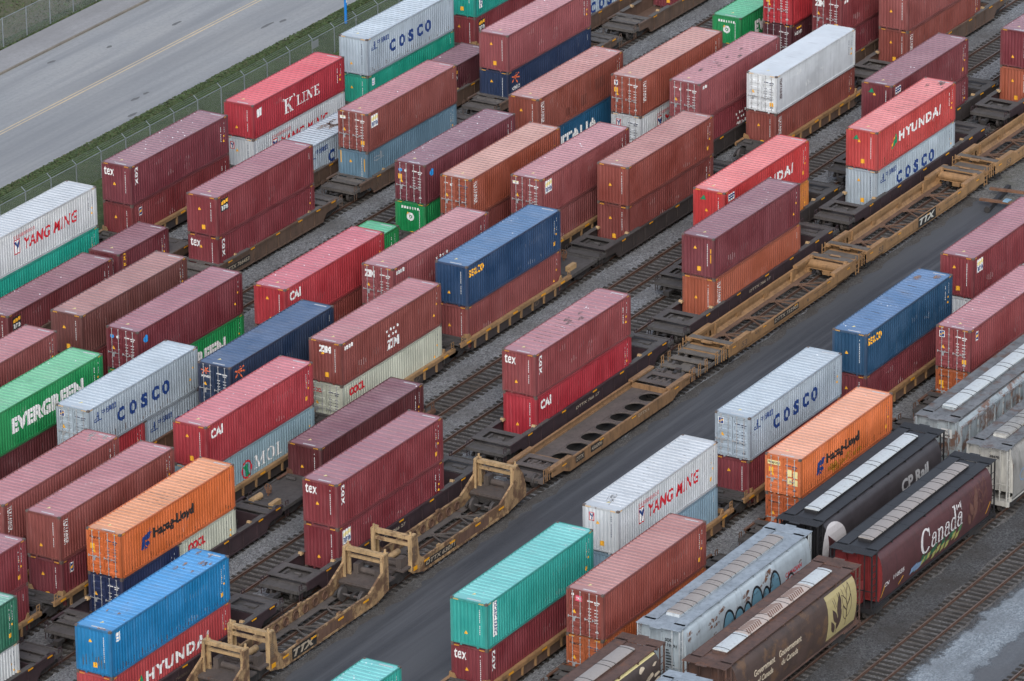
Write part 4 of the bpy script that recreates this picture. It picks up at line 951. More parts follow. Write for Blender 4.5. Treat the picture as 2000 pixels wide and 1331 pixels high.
def bulk_car(x0, x1, label, number=None, big=None, flare=False):
    """old well car with tall bulkhead towers at both ends"""
    L = x1-x0; m, md = carmats('oldtan'); t = thing('well_car', label, 'rail car', (x0, T['L'], 0), 0, 'old tan well cars with bulkheads')
    h = 1.45; zt = 1.12; zh = 3.0
    def side():
        b = MB(); yo = -h
        b.prism([(1.0,.62),(2.3,.28),(L-2.3,.28),(L-1.0+(.95 if flare else 0),.62),*([(L-.05,1.3),(L-.35,2.2)] if flare else []),(L-1.0,zh-.05),(L-1.5,zh-.05),(L-1.62,1.95),(L-3.1,zt),(2.35,zt),(1.85,1.5),(1.75,2.2),(1.6,zh-.05),(1.0,zh-.05)], yo, yo+.06, 'y')
        b.box(2.2, yo-.03, .28, L-2.2, yo+.0, .40); b.box(1.8, yo-.01, zt-.02, L-3.3, yo+.12, zt+.06)
        b.bar((L-3.2, yo+.05, zt+.02), (L-1.58, yo+.05, 1.98), .14, .09)
        for x in (5.5, 10.0): b.box(x, yo-.012, .4, x+.12, yo, zt-.02)
        b.box(4.0, yo+.02, zt+.06, 4.3, yo+.16, zt+.2); b.box(8.4, yo+.02, zt+.06, 8.75, yo+.16, zt+.2)
        return b.mesh('side_sill')
    s = cached(('bs', round(L,2), flare), side); put('side_sill', s, m, t)
    me = s.copy(); bm = bmesh.new(); bm.from_mesh(me); bmesh.ops.scale(bm, vec=(1,-1,1), verts=bm.verts); bmesh.ops.recalc_face_normals(bm, faces=bm.faces); bm.to_mesh(me); bm.free()
    put('side_sill', me, m, t)
    rm = cached('tdr', lambda: MB().ring((0, 0, .72), (0,1,0), .26, .05, 18).cyl((0, .025, .72), (0, .045, .72), .25, 18).mesh('tie_down_ring'))
    for i in range(9): put('tie_down_ring', rm, metal('ring_rust', (.13,.068,.042), .8, .6, .5), t, (2.7 + i*(L-6.4)/8, h-.10, 0))
    put('floor_lattice', cached(('bf', round(L,2)), lambda: (lambda b: (lattice(b, 2.4, L-2.6, .98, .36, 3), b.box(1.8, h-.06, .32, L-1.8, h-.5, .38), b.box(1.8, -h+.06, .32, L-1.8, -h+.34, .38), b.mesh('floor_lattice'))[-1])(MB())), metal('lattice_grey', (.11,.095,.085), .75, .45, .4), t)
    def tower():
        b = MB(); g = h-.005
        for y in (-1, 1):
            b.box(.98, y*g, .7, 1.1, y*(g-.28), zh+.04); b.box(1.5, y*(g-.06), 1.1, 1.58, y*(g-.22), zh)
            b.box(1.06, y*(g+.0), zh-.22, 1.5, y*(g-.20), zh+.05); b.cyl((1.1, y*(g-.15), zh+.05), (1.1, y*(g-.15), zh+.26), .07, 8)
        b.box(1.04, -g+.2, zh-.26, 1.34, g-.2, zh-.02); b.box(1.04, -g+.2, zh-.68, 1.22, g-.2, zh-.50); b.box(1.36, -g+.2, zh-.22, 1.42, g-.2, zh-.06)
        return b.mesh('bulkhead')
    side_rot('bulkhead', ('bt',), tower, metal('bulkhead_tan', (.48,.325,.165), .7, .72, .75, 1, (.13,.068,.04)), t, L)
    def deck():
        b = MB(); b.box(.1, -h+.08, .98, 2.1, h-.08, 1.10); b.prism([(1.7,.98),(2.2,1.0),(1.95,.55),(1.7,.5)], -h+.08, h-.08, 'y'); b.box(-.3, -.7, .8, .6, .7, 1.0)
        b.cyl((.55,-.7,1.3),(.55,.6,1.3),.2,10); b.box(.3, .3, 1.1, .8, 1.0, 1.5); b.box(.25,-1.1,1.1,.9,-.75,1.75); b.bar((.3,-1.0,1.7),(.3,1.0,1.7),.05,.05)
        return b.mesh('end_platform')
    side_rot('end_platform', ('bd',), deck, metal('bulkhead_deck', (.10,.08,.07), .8, .55, .4, 1, (.11,.06,.04)), t, L)
    reservoir(t, 1.5, .2, 1.12, HOSE)
    truck(t, .25); truck(t, L-1.9); coupler(t, L)
    reflectors(t, L, [2.6, 5.6, 8.6, 11.4], -h-.03, zt-.2, .12, .6); reflectors(t, L, [1.35], -h, .85, .28, .42)
    if number: side_text(t, number, 2.5, 5.9, .58, .86, -h-.03, True, .18, None, .08)
    if big: side_text(t, big, 3.4, 5.8, .52, 1.0, -h-.03, True, .3, None, .12, .05)
    put('lettering', cached('bms', lambda: lay('l', join(*[rect(1.06, 1.4+.12*i, 1.06+.38*(1-.3*(i % 2)), 1.46+.12*i) for i in range(8)]), lambda a, b: Vector((a, -h-.004, b)))), DIMTX, t)
    put('repaint_patch', cached(('bpp', L), lambda: lay('p', join(rect(6.2,.42,9.9,zt-.06)), lambda a, b: Vector((a, -h-.004, b)))), metal('patch_brown', (.16,.09,.06), .75, .5, .5), t)
    return t

# the rakes of cars, far track first
lab = lambda s: s
chord_car('A', -3.0, 11.6, 'tan', 'tan-silled well car under the white and teal containers at the left edge', deck='tan')
chord_car('A', 13.4, 28.0, 'tan', 'tan-silled well car under the specked maroon container by the fence', deck='tan')
chord_car('A', 28.7, 43.3, 'tan', 'tan-silled well car under the bright red and white containers by the fence', deck='tan')
chord_car('A', 44.1, 58.7, 'tan', 'tan-silled well car under the grey and turquoise containers by the fence', deck='tan')
chord_car('A', 59.3, 73.9, 'tan', 'tan-silled well car under the turquoise container at the top edge', deck='tan')
wall_car('B', -9.5, 15.6, 'brown', 'brown well car carrying the short maroon container with upright yellow letters', style='plain')
wall_car('B', 26.6, 45.0, 'brown', 'brown well car carrying the single grey container with the rust-ringed roof', style='plain')
wall_car('B', 46.5, 64.2, 'brown', 'brown well car carrying the dark wine-red container between tall stacks', style='plain')
wall_car('B', 65.2, 83.5, 'brown', 'brown well car carrying the grey navy-lettered container at the top edge', style='plain')
wall_car('C', -8.6, 8.6, 'brown', 'empty brown well car behind the plain brown container at the left', style='beam')
wall_car('C', 10.1, 27.9, 'brown', 'brown well car with the number 766453 on a black panel', style='beam', text=(2.6, 5.6, .72, 1.0, -1.45), numtext='DTTX 766453')
wall_car('C', 29.3, 47.0, 'brown', 'brown well car marked 53 carrying the grey-blue container', style='beam', text=(2.4, 3.1, .62, 1.0, -1.45, False), numtext='53')
wall_car('C', 48.6, 67.6, 'brown', 'brown well car carrying the navy container with the orange star', style='beam')
wall_car('C', 69.3, 92.0, 'brown', 'brown well car with faded lettering at the top edge, a maroon container deep inside', style='beam', text=(10.0, 15.0, .7, 1.0, -1.45, False), numtext='DTTX 720265')
chord_car('D', -26.2, -11.9, 'rustbrown', 'rusty well car under the pink-roofed dull red container at the left edge')
chord_car('D', -11.2, 3.4, 'rustbrown', 'rusty well car under the plain brown container')
chord_car('E', -28.0, -13.6, 'brown', 'brown well car under the green container at the left edge')
chord_car('E', -11.8, 2.6, 'brown', 'brown well car under the maroon container with pale blue dots')
chord_car('E', 7.6, 22.0, 'brown', 'brown well car carrying the single green container with the streaky roof')
chord_car('E', 23.3, 37.7, 'brown', 'brown well car under the green container with a white ring emblem')
chord_car('E', 38.7, 53.1, 'brown', 'brown well car under the blue container with large white letters')
chord_car('E', 68.8, 83.2, 'brown', 'brown well car carrying the single green container at the top edge')
wall_car('F', -26.8, -5.3, 'rustbrown', 'rusty brown well car under the grey container with navy lettering at the left')
wall_car('F', -4.2, 17.3, 'dark', 'dark well car under the red container beside the gravel strip')
wall_car('F', 19.2, 40.6, 'dark', 'dark well car under the apricot-roofed container')
wall_car('F', 42.7, 64.2, 'dark', 'dark well car under the terracotta and white containers')
wall_car('F', 65.8, 87.3, 'dark', 'dark well car under the red container with doors at the top edge')
chord_car('G', -38.6, -24.0, 'tan', 'tan-silled well car under the brick container at the left edge')
chord_car('G', -14.0, .5, 'tan', 'tan-silled well car under the navy container with doors')
chord_car('G', 5.5, 20.0, 'tan', 'tan-silled well car under the dusty pink container with white letters')
chord_car('G', 24.7, 39.2, 'tan', 'tan-silled well car under the mauve-pink container')
wall_car('G', 43.8, 65.2, 'dark', 'dark well car with yellow strips under the pink-roofed container with doors')
wall_car('G', 65.8, 87.3, 'brown', 'brown well car under the maroon containers with white-lettered doors at the top edge')
chord_car('H', -54.1, -39.8, 'tan', 'tan-silled well car with a tan air tank at the lower left edge')
chord_car('H', -38.5, -24.0, 'tan', 'tan-silled well car under the brick container left of the orange one')
chord_car('H', -22.8, -8.3, 'tan', 'tan-silled well car under the grey-teal container with serif letters')
chord_car('H', -7.2, 7.4, 'tan', 'tan-silled well car under the cream container', num='40')
chord_car('H', 8.2, 22.6, 'tan', 'tan-silled well car with a brake wheel on its end deck, under the dark blue container', brake=1, num='40')
wall_car('H', 26.5, 47.3, 'dark', 'dark well car with yellow strips under the two brownish red containers')
chord_car('H', 51.0, 65.8, 'newtan', 'bright tan-silled well car under the white refrigerated container', lower='brown')
wall_car('I', -64.3, -43.6, 'purple', 'dark purple well car under the dark green container at the bottom left', style='beam')
wall_car('I', -41.6, -19.2, 'purple', 'dark purple well car under the orange and cream containers', style='beam')
chord_car('I', -16.4, -2.0, 'rustbrown', 'rusty well car with a brake wheel and bracket decks, carrying the single wine-red container', brake=-1)
wall_car('H', 68.6, 90.0, 'brown', 'tan-brown well car under the terracotta container at the top edge')
wall_car('J', 24.4, 46.8, 'dark', 'dark well car under the half-hidden bright red container')
wall_car('J', 49.6, 71.8, 'dark', 'dark well car under the two plum containers')
wall_car('K', -53.8, -31.6, 'purple', 'purple-brown well car under the bright blue container', text=(9, 12, .8, 1.0, -1.45, False), numtext='DTTX 740063')
wall_car('K', -30.0, -7.8, 'purple', 'purple-brown well car under the maroon stack with wide roof ribs', text=(9, 12, .95, 1.15, -1.45, False, .1, LOGTX), numtext='DTTX 766 27')
wall_car('K', -6.2, 15.8, 'purple', 'purple-brown well car under the bright red and dusty pink containers', text=(9, 12, .95, 1.15, -1.45, False, .1, LOGTX), numtext='DTTX 766 17')
wall_car('K', 17.1, 39.2, 'purple', 'purple-brown well car under the plum and orange-red containers', text=(9, 12, .95, 1.15, -1.45, False, .1, LOGTX), numtext='DTTX 766 17')
wall_car('K', 40.7, 62.8, 'purple', 'purple-brown well car under the grey and faded red containers')
wall_car('K', 65.1, 87.0, 'purple', 'purple-brown well car under the terracotta container at the right edge')
open_car(55.2, 73.9, 'empty tan well car at the right edge, only its near half in view')
open_car(35.3, 53.9, 'empty tan well car with large pale letters on a black side panel', big='TTX')
open_car(15.7, 34.2, 'empty tan well car numbered 732903 on a small black panel', number='DTTX 732903', steps=True)
hole_car(-7.6, 11.4, 'ochre empty well car with round holes in its solid floor')
bulk_car(-24.4, -9.9, 'weathered tan bulkhead car numbered 63071', number='DTTX 63071', flare=True)
bulk_car(-40.1, -25.1, 'weathered tan bulkhead car with large letters on a black side panel', big='TTX')
bulk_car(-55.3, -40.3, 'weathered tan bulkhead car cut off by the bottom edge of the photo')
for x, s in ((-36.9,'under the turquoise and maroon containers right of the road'), (-21.7,'under the white container with roof scratches'), (-5.3,'under the grey container with grey doors'), (10.2,'under the blue container with roof rust'), (25.5,'under the maroon container at the right edge'), (-58.4,'under the turquoise container cut off by the bottom edge')):
    chord_car('M', x, x+15.0, 'newtan', 'tan-silled well car ' + s, lower='brown', brake=(-1 if x == -36.9 else 0), num='40')
wall_car('N', -34.2, -13.0, 'rustbrown', 'rusty brown well car under the brick container with a pink door plate', style='beam')
wall_car('N', -10.5, 11.2, 'rustbrown', 'rusty brown well car under the orange containers with cream door panels', style='beam')
wall_car('N', 12.8, 34.5, 'rustbrown', 'rusty brown well car under the specked brick container at the right edge', style='beam')

# ------------------------------------------------------------------ covered hopper cars
PROF = {
 'round': [(1.02,4.46),(1.28,4.30),(1.47,4.0),(1.58,3.6),(1.63,3.15),(1.635,2.7),(1.60,2.25),(1.53,1.8),(1.45,1.45),(1.40,1.25)],
 'bent':  [(1.12,4.42),(1.34,4.26),(1.46,3.95),(1.54,3.5),(1.57,3.05),(1.58,2.6),(1.58,2.1),(1.57,1.6),(1.56,1.2)],
 'flat':  [(1.36,4.42),(1.56,4.22),(1.58,4.05),(1.58,3.4),(1.58,2.7),(1.58,2.0),(1.58,1.35)],
}
def pw(kind, z):
    p = PROF[kind]
    for (ya, za), (yb, zb) in zip(p, p[1:]):
        if zb <= z <= za: return yb + (ya-yb)*(z-zb)/(za-zb)
    return p[0][0] if z > p[0][1] else p[-1][0]

def hopper(ty, x0, x1, kind, body, roof, endm, hatch, segs, label, marks=(), frame=None, strap='black', slats=True):
    L = x1-x0; t = thing('hopper_car', label, 'rail car', (x0, ty, 0), 0, 'covered hopper cars')
    ins = {'round': 1.0, 'bent': .55, 'flat': .35}[kind]; P = PROF[kind]; fr = frame or endm
    def hull():
        b = MB(); k = []
        for i in range(len(P)-1):
            for j in range(3): k.append((P[i][0]+(P[i+1][0]-P[i][0])*j/3, P[i][1]+(P[i+1][1]-P[i][1])*j/3))
        k.append(P[-1])
        pts = [(-y, z) for y, z in k]; right = [(y, z) for y, z in reversed(k)]
        prof = pts + right
        n = len(prof); xs = [ins + (L-2*ins)*i/24 for i in range(25)]
        for x in xs: b.v += [(x, y, z) for y, z in prof]
        for i in range(24):
            for j in range(n-1):
                a = i*n+j; b.f.append((a, a+n, a+n+1, a+1)); b.m.append(0)
        return b
    me = cached(('hull', kind, round(L,2)), lambda: hull().mesh('body'))
    o = put('body', me, body, t)
    for p in me.polygons: p.use_smooth = (kind != 'flat')
    # end sheets: upright above, sloping in below
    def ends():
        b = MB(); pr = [(-y, z) for y, z in P if z > 1.2] + [(y, z) for y, z in reversed(P) if z > 1.2]
        b.v += [(ins+.01, y, z) for y, z in pr]; b.f.append(tuple(range(len(pr)))); b.m.append(0)
        yb = P[-1][0]-.1
        for y in (-.75, 0, .75): b.box(ins-.10, y-.04, 1.5, ins+.008, y+.04, 4.1)
        if kind == 'round': b.prism([(ins-.6,1.2),(ins-.02,2.4),(ins-.02,1.2)], -.5, .5, 'y')
        return b.mesh('end_sheet', False)
    side_rot('end_sheet', ('hes', kind), ends, endm, t, L)
    # roof sheet, side rails, platforms
    ye = P[0][0]
    put('roof', cached(('hrf', kind, round(L,2)), lambda: MB().prism([(-ye,P[0][1]-.03),(-ye,P[0][1]+.01),(-.5,4.56),(.5,4.56),(ye,P[0][1]+.01),(ye,P[0][1]-.03)], ins-.02, L-ins+.02, 'x').mesh('roof')), roof, t)
    def under():
        b = MB()
        for y in (-1, 1): b.box(.45, y*(P[-1][0]-.02), 1.06, L-.45, y*(P[-1][0]-.16), 1.30)
        b.box(.2, -.3, .80, L-.2, .3, 1.06); b.box(.25, -1.45, 1.0, ins+1.2, 1.45, 1.08); b.box(L-ins-1.2, -1.45, 1.0, L-.25, 1.45, 1.08)
        b.box(.18, -1.5, .78, .30, 1.5, 1.10); b.box(L-.30, -1.5, .78, L-.18, 1.5, 1.10)
        return b.mesh('underframe')
    put('underframe', cached(('hu', kind, round(L,2)), under), fr, t)
    def bay():
        b = MB(); a, c = 1.45, .55
        for (u0, u1, v0, v1) in ((-1.25, 1.25, -1.35, 1.35),):
            b.v += [(u0,v0,1.25),(u1,v0,1.25),(u1,v1,1.25),(u0,v1,1.25),(-.4,-.5,.45),(.4,-.5,.45),(.4,.5,.45),(-.4,.5,.45)]
            b.f += [(0,1,5,4),(1,2,6,5),(2,3,7,6),(3,0,4,7),(4,5,6,7)]; b.m += [0]*5
        return b.mesh('hopper_chute')
    for i in range(4): put('hopper_chute', cached('hbay', bay), body, t, (4.0 + (L-8.0)*i/3, 0, 0))
    def boards():
        b = MB(); za = 4.60
        for y in (-1, 1):
            n = 7; st = (L-1.6)/n
            for i in range(n): b.box(.8+st*i+.012, y*.60, za-.03, .8+st*(i+1)-.012, y*1.32, za)
            for i in range(n+1): b.box(.8+st*i-.03, y*.62, 4.36, .8+st*i+.03, y*1.30, za-.03)
            b.box(.8, y*1.32, za-.05, L-.8, y*1.345, za+.012)
        for s in (0, 1):
            nn = 9 if slats else 1
            for i in range(nn):
                w_ = .98/nn; xa = .02 + i*w_; xb = xa + w_*(.72 if slats else 1)
                if s: xa, xb = L-xa, L-xb
                b.box(xa, -1.42, za-.03, xb, 1.42, za)
            xe = (-.16, .02) if not s else (L-.02, L+.16)
            b.box(xe[0], -.25, za-.03, xe[1], .45, za)
            for y in (-1.3, -.4, .4, 1.3): b.box(.03 if not s else L-1.0, y-.03, za-.09, 1.0 if not s else L-.03, y+.03, za-.032)
        return b.mesh('running_board')
    put('running_board', cached(('hrb', round(L,2), slats), boards), roof, t)
    # hatch covers on their coaming
    h0, h1 = 1.9, L-1.9
    put('coaming', cached(('hc', round(L,2)), lambda: MB().box(h0-.1, -.42, 4.5, h1+.1, .42, 4.70).mesh('coaming')), fr, t)
    sg = (h1-h0)/segs
    hm = cached(('hh', round(sg,2)), lambda: MB().prism([(-.47,4.70),(-.44,4.76),(-.15,4.80),(.15,4.80),(.44,4.76),(.47,4.70)], .02, sg-.02, 'x').mesh('hatch_cover'))
    for i in range(segs):
        m = hatch[i % len(hatch)]; chev = m == 'chevron'
        hc = put('hatch_cover', hm, flat('hatch_pale', (.50,.42,.37), .6, .5) if chev else m, t, (h0+sg*i,0,0))
        if chev:
            ch = join(*[stroke(x, -.42, x+.42, -.01, .09) for x in [.15+.21*k for k in range(int((sg-.7)/.21))]], *[stroke(x+.42, .01, x, .42, .09) for x in [.15+.21*k for k in range(int((sg-.7)/.21))]])
            put('chevron_stripes', cached(('chv', round(sg, 2)), lambda: lay('chevron_stripes', ch, lambda a, b: Vector((a, b, 4.806 if abs(b) < .15 else 4.806-.04*(abs(b)-.15)/.29)), (), (-.15, .15))), flat('chevron_brown', (.20,.105,.07), .7, .4), hc)
        put('strap', cached(('hst',), lambda: (lambda b: [b.bar((.28,-.56,4.70),(.28,-.44,4.775),.03,.02), b.bar((.28,-.46,4.77),(.28,-.14,4.81),.03,.02), b.bar((.28,-.15,4.81),(.28,.15,4.81),.03,.02), b.bar((.28,.14,4.81),(.28,.46,4.77),.03,.02), b.bar((.28,.44,4.775),(.28,.56,4.70),.03,.02)] and b.mesh('strap'))(MB())), flat('hatch_strap_' + strap, (.03,.03,.03) if strap == 'black' else (.5,.5,.5)), hc)
        put('strap', CACHE[('hst',)], flat('hatch_strap_' + strap, (.03,.03,.03)), hc, (sg-.56,0,0))
    # posts, ladders
    def posts():
        b = MB()
        for y in (-1, 1):
            b.box(.12, y*1.40, .78, .20, y*1.32, 4.57); b.box(ins*.55+.12, y*1.43, 1.0, ins*.55+.19, y*1.36, 4.55)
            for i in range(7): b.box(.14, y*1.38, 1.3+.42*i, ins*.55+.17, y*1.35, 1.33+.42*i)
        b.box(.13, -.9, 1.05, .19, -.84, 4.57); b.box(.13, -1.36, 2.2, .17, 1.36, 2.26)
        return b.mesh('end_ladder')
    side_rot('end_ladder', ('hp', kind), posts, fr, t, L)
    truck(t, 1.75); truck(t, L-1.75); coupler(t, L)
    if kind == 'flat':
        def ribs():
            b = MB(); x = ins+.02
            while x < L-ins:
                for y in (-1, 1): b.box(x, y*1.575, 1.3, x+.10, y*1.66, 4.06)
                x += 1.18
            for y in (-1, 1): b.box(ins, y*1.57, 4.06, L-ins, y*1.67, 4.2)
            return b.mesh('side_rib')
        put('side_rib', cached(('hrib', round(L,2)), ribs), body, t)
        put('end_slope', cached(('hsl', round(L,2)), lambda: MB().box(ins+.02,-1.5,1.3,ins+1.6,1.5,1.34).mesh('end_slope')), STEEL, t)
    elif kind == 'bent':
        put('seam', cached(('hseam', round(L,2)), lambda: (lambda b: ([b.box(ins+(L-2*ins)*i/6-.012, -1.592, 1.25, ins+(L-2*ins)*i/6+.012, -1.578, 2.6) for i in range(1, 6)], b.mesh('seam'))[-1])(MB())), body, t)
    zc = [z for y, z in P] + [P[i][1]+(P[i+1][1]-P[i][1])*f for i in range(len(P)-1) for f in (.33, .66)]
    for i, (nm, g, m, lift) in enumerate(marks):
        put(nm, lay(nm, g, (lambda u, z, q=lift: Vector((u, -pw(kind, z)-.008-.004*q, z))), (), sorted(zc)), m, t)
    return t

def end_marks(t, ins, items):
    for g, m in items: put('lettering', lay('lettering', g, lambda a, b: Vector((ins-.10-.012, 1.2-a, b))), m, t)

OFFW = flat('hatch_white', (.54,.575,.58), .5, .9); CONC = flat('hatch_stone', (.33,.30,.28), .75, .9)
BLACKP = metal('hopper_black', (.022,.021,.023), .55, .06, .3); GREYBODY = metal('hopper_char', (.060,.052,.056), .42, .02, .25)
MAROONB = metal('hopper_maroon', (.095,.035,.037), .42, .03, .45); REDEND = metal('hopper_red_end', (.22,.028,.028), .5, .04, .35)
BROWNB = metal('hopper_brown', (.080,.050,.040), .5, .85, .6, .45, (.145,.080,.042)); BROWNR = metal('hopper_brown_roof', (.115,.065,.05), .7, .7, .6, .8, (.16,.075,.045))
SOOB = metal('hopper_pale_blue', (.46,.53,.57), .5, .22, .35, .55, (.24,.105,.05)); SOOR = metal('hopper_pale_roof', (.30,.345,.385), .6, .12, .4); SOOF = metal('hopper_pale_frame', (.50,.54,.56), .5, .2, .4)
RIBB = metal('hopper_rusted_blue', (.36,.41,.43), .6, .92, .7, .6, (.17,.075,.04)); RIBR = metal('hopper_rusted_roof', (.17,.175,.18), .7, .8, .7, .6, (.12,.075,.058))
CREAMB = metal('hopper_cream', (.30,.29,.27), .6, .45, .6, .7, (.15,.085,.055)); CREAMF = metal('hopper_cream_frame', (.50,.49,.45), .6, .25, .4)
DKBR = metal('hopper_soot', (.075,.055,.048), .6, .35, .5)
WHITE2 = flat('hopper_lettering', (.66,.63,.62), .5, .5); CREAM2 = flat('hopper_cream_letter', (.62,.52,.38), .6, .5); PANEL = flat('wheat_panel', lin('#aa9c6e'), .5, .6); BRL = flat('wheat_line', (.065,.038,.030), .5, .3)
def leaf(cx, cy, s, ang, solid=True, wd=.05):
    pts = []; n = 12
    for i in range(n+1):
        f = i/n; pts.append((f*1.9, .36*math.sin(math.pi*f**.8)))
    for i in range(1, n):
        f = 1-i/n; pts.append((f*1.9, -.36*math.sin(math.pi*f**.8)))
    ca, sa = math.cos(R(ang)), math.sin(R(ang))
    q = [(cx+s*(x*ca-y*sa), cy+s*(x*sa+y*ca)) for x, y in pts]
    if solid: return poly(*q)
    return join(*[stroke(*q[i], *q[(i+1) % len(q)], wd) for i in range(len(q))])
def line(pts, wd): return join(*[stroke(*a, *b, wd) for a, b in zip(pts, pts[1:])])
def wheat(u, z, a, b):
    """two ears: one solid, one in outline"""
    s = [leaf(u+.75, z+.55, .62, 118), leaf(u+.85, z+.95, .72, 72), leaf(u+.55, z+.0, .55, 120), leaf(u+.75, z+.1, .7, 66), line([(u+.75, z-.1), (u+.78, z+.6), (u+.9, z+1.0)], .05),
         line([(u+.55,z+1.5),(u+.35,z+2.1)], .04), line([(u+.7,z+1.55),(u+.55,z+2.15)], .04), line([(u+1.1,z+1.6),(u+1.0,z+2.3)], .04), line([(u+1.25,z+1.6),(u+1.2,z+2.3)], .04)]
    o = [leaf(u+1.95, z+.95, .62, 115, False), leaf(u+2.0, z+1.2, .68, 70, False), leaf(u+1.9, z+.35, .58, 112, False), leaf(u+2.0, z+.45, .72, 68, False), line([(u+1.9,z-.05),(u+1.95,z+1.2)], .05),
         line([(u+2.5,z+1.9),(u+2.45,z+2.45)], .04), line([(u+1.7,z+1.75),(u+1.55,z+2.35)], .04), line([(u+2.0,z+1.95),(u+1.95,z+2.45)], .04)]
    return [('emblem', join(*s), a, 2), ('emblem', join(*o), b, 2)]

# graffiti loops
def loops(u, z):
    out_, fill = [], []
    for cx, rx, ry in ((.65,.72,1.0),(1.9,.58,.72),(2.9,.48,.66),(4.05,.74,1.15),(5.2,.48,.72),(6.3,.70,1.25)):
        out_.append(arc(u+cx, z, rx, ry, .13, .15, 0, 180, 22)); v, f = disc(u+cx, z, rx-.1, ry-.12, 36); v = [(a, max(b, z-.35)) for a, b in v]; fill.append((v, f))
    out_ += [stroke(u-.07, z-.45, u+.05, z+.1, .14), stroke(u+6.98, z-.9, u+6.93, z+.1, .16), arc(u+8.2, z-.2, .5, .6, .12, .13, 0, 180)]
    return [('graffiti', join(*fill), flat('graffiti_blue', lin('#6f9cb0'), .4, .3), 0), ('graffiti', join(*out_), flat('graffiti_black', (.02,.022,.025), .4, .1), 1)]
def blots(seed, n, u0, u1, z0, z1, smin=.1, smax=.35):
    rr = random.Random(seed); gs = []
    for i in range(n):
        cx, cy, s = rr.uniform(u0, u1), rr.uniform(z0, z1), rr.uniform(smin, smax); k = 11
        gs.append(poly(*[(cx + s*1.4*(.6+.6*rr.random())*math.cos(2*math.pi*j/k) + .5*s*math.sin(2*math.pi*j/k), cy + s*.6*(.6+.6*rr.random())*math.sin(2*math.pi*j/k)) for j in range(k)]))
    return gs
H1, H2 = -34.25, -39.0
def ragged(m):
    t_ = m.node_tree; b_ = t_.nodes['Principled BSDF']; n_ = t_.nodes.new('ShaderNodeTexNoise'); n_.inputs['Scale'].default_value = 4; n_.inputs['Detail'].default_value = 8; n_.inputs['Roughness'].default_value = .75
    c_ = t_.nodes.new('ShaderNodeTexCoord'); mp_ = t_.nodes.new('ShaderNodeMapping'); mp_.inputs['Scale'].default_value = (1, 1, .5); r_ = t_.nodes.new('ShaderNodeMapRange'); r_.inputs[1].default_value = .42; r_.inputs[2].default_value = .62
    t_.links.new(c_.outputs['Object'], mp_.inputs[0]); t_.links.new(mp_.outputs[0], n_.inputs['Vector']); t_.links.new(n_.outputs['Fac'], r_.inputs[0]); t_.links.new(r_.outputs[0], b_.inputs['Alpha']); return m
RSTAIN = ragged(flat('rust_stain', (.23,.10,.05), .8, .5))
t = hopper(H1, -30.5, -14.2, 'bent', SOOB, SOOR, SOOB, [CONC], 8, 'pale blue-grey hopper with black and blue graffiti loops and rust patches on its side',
    loops(5.0, 2.75) + [('rust_patch', join(*blots(3, 26, .8, 15.4, 3.35, 4.1, .08, .34)), RSTAIN, 0), ('rust_patch', join(*blots(5, 12, .8, 15.4, 2.4, 3.2, .06, .2)), RSTAIN, 0),
    ('lettering', join(fit(text2d('CANADIAN', .03), 12.6, 14.6, 3.0, 3.3), fit(text2d('PACIFIC', .03), 12.6, 14.2, 2.6, 2.9), fit(text2d('RAILWAY', .03), 12.6, 14.3, 2.2, 2.5)), REDL, 0)], SOOF, 'black', False)
end_marks(t, .55, [(join(fit(text2d('SOO', .03), 1.45, 1.95, 3.62, 3.82), fit(text2d('119691', .02), 1.45, 2.2, 3.30, 3.5), *[rect(1.5, 3.05-.18*i, 1.7+.07*((i*7) % 6), 3.12-.18*i) for i in range(9)]), BLACKL)])
hopper(H1, -13.6, 3.35, 'round', GREYBODY, BLACKP, BLACKP, [OFFW], 5, 'black hopper with white hatch covers and pale lettering on a charcoal side',
    [('lettering', fit(text2d('CP Rail', .04), 10.6, 14.2, 2.75, 3.6), flat('hopper_silver_letter', (.50,.50,.50), .5, .5), 0), ('emblem', poly(*[(1.75+1.55*math.cos(R(a)), 2.75+1.45*math.sin(R(a))) for a in range(-25, 206, 11)]), WHITE2, 0),
     ('emblem', poly((1.05,2.0),(3.1,2.0),(1.05,3.7)), MAROONB, 1)])
t = hopper(H1, 4.7, 21.3, 'flat', RIBB, RIBR, RIBB, [OFFW], 5, 'rust-streaked hopper with upright side ribs and white hatch covers, at the right edge', [], RIBB, 'black', False)
end_marks(t, .35, [(rect(1.5,3.35,2.25,3.95), flat('stencil_white', (.6,.6,.58))), (join(fit(text2d('SOO', .03), 1.62, 2.0, 3.7, 3.85), fit(text2d('70061', .03), 1.62, 2.1, 3.45, 3.6)), BLACKL)])
t = hopper(H1, -48.7, -32.0, 'round', DKBR, BROWNR, BROWNR, [CONC], 5, 'dark brown hopper with a cream stripe along its roof edge, at the bottom edge',
    [('stripe', rect(1.05, 4.28, 15.6, 4.42), CREAM, 0), ('stripe', join(*blots(8, 14, 10, 15.4, 2.6, 4.1, .1, .3)), CREAM2, 0)])
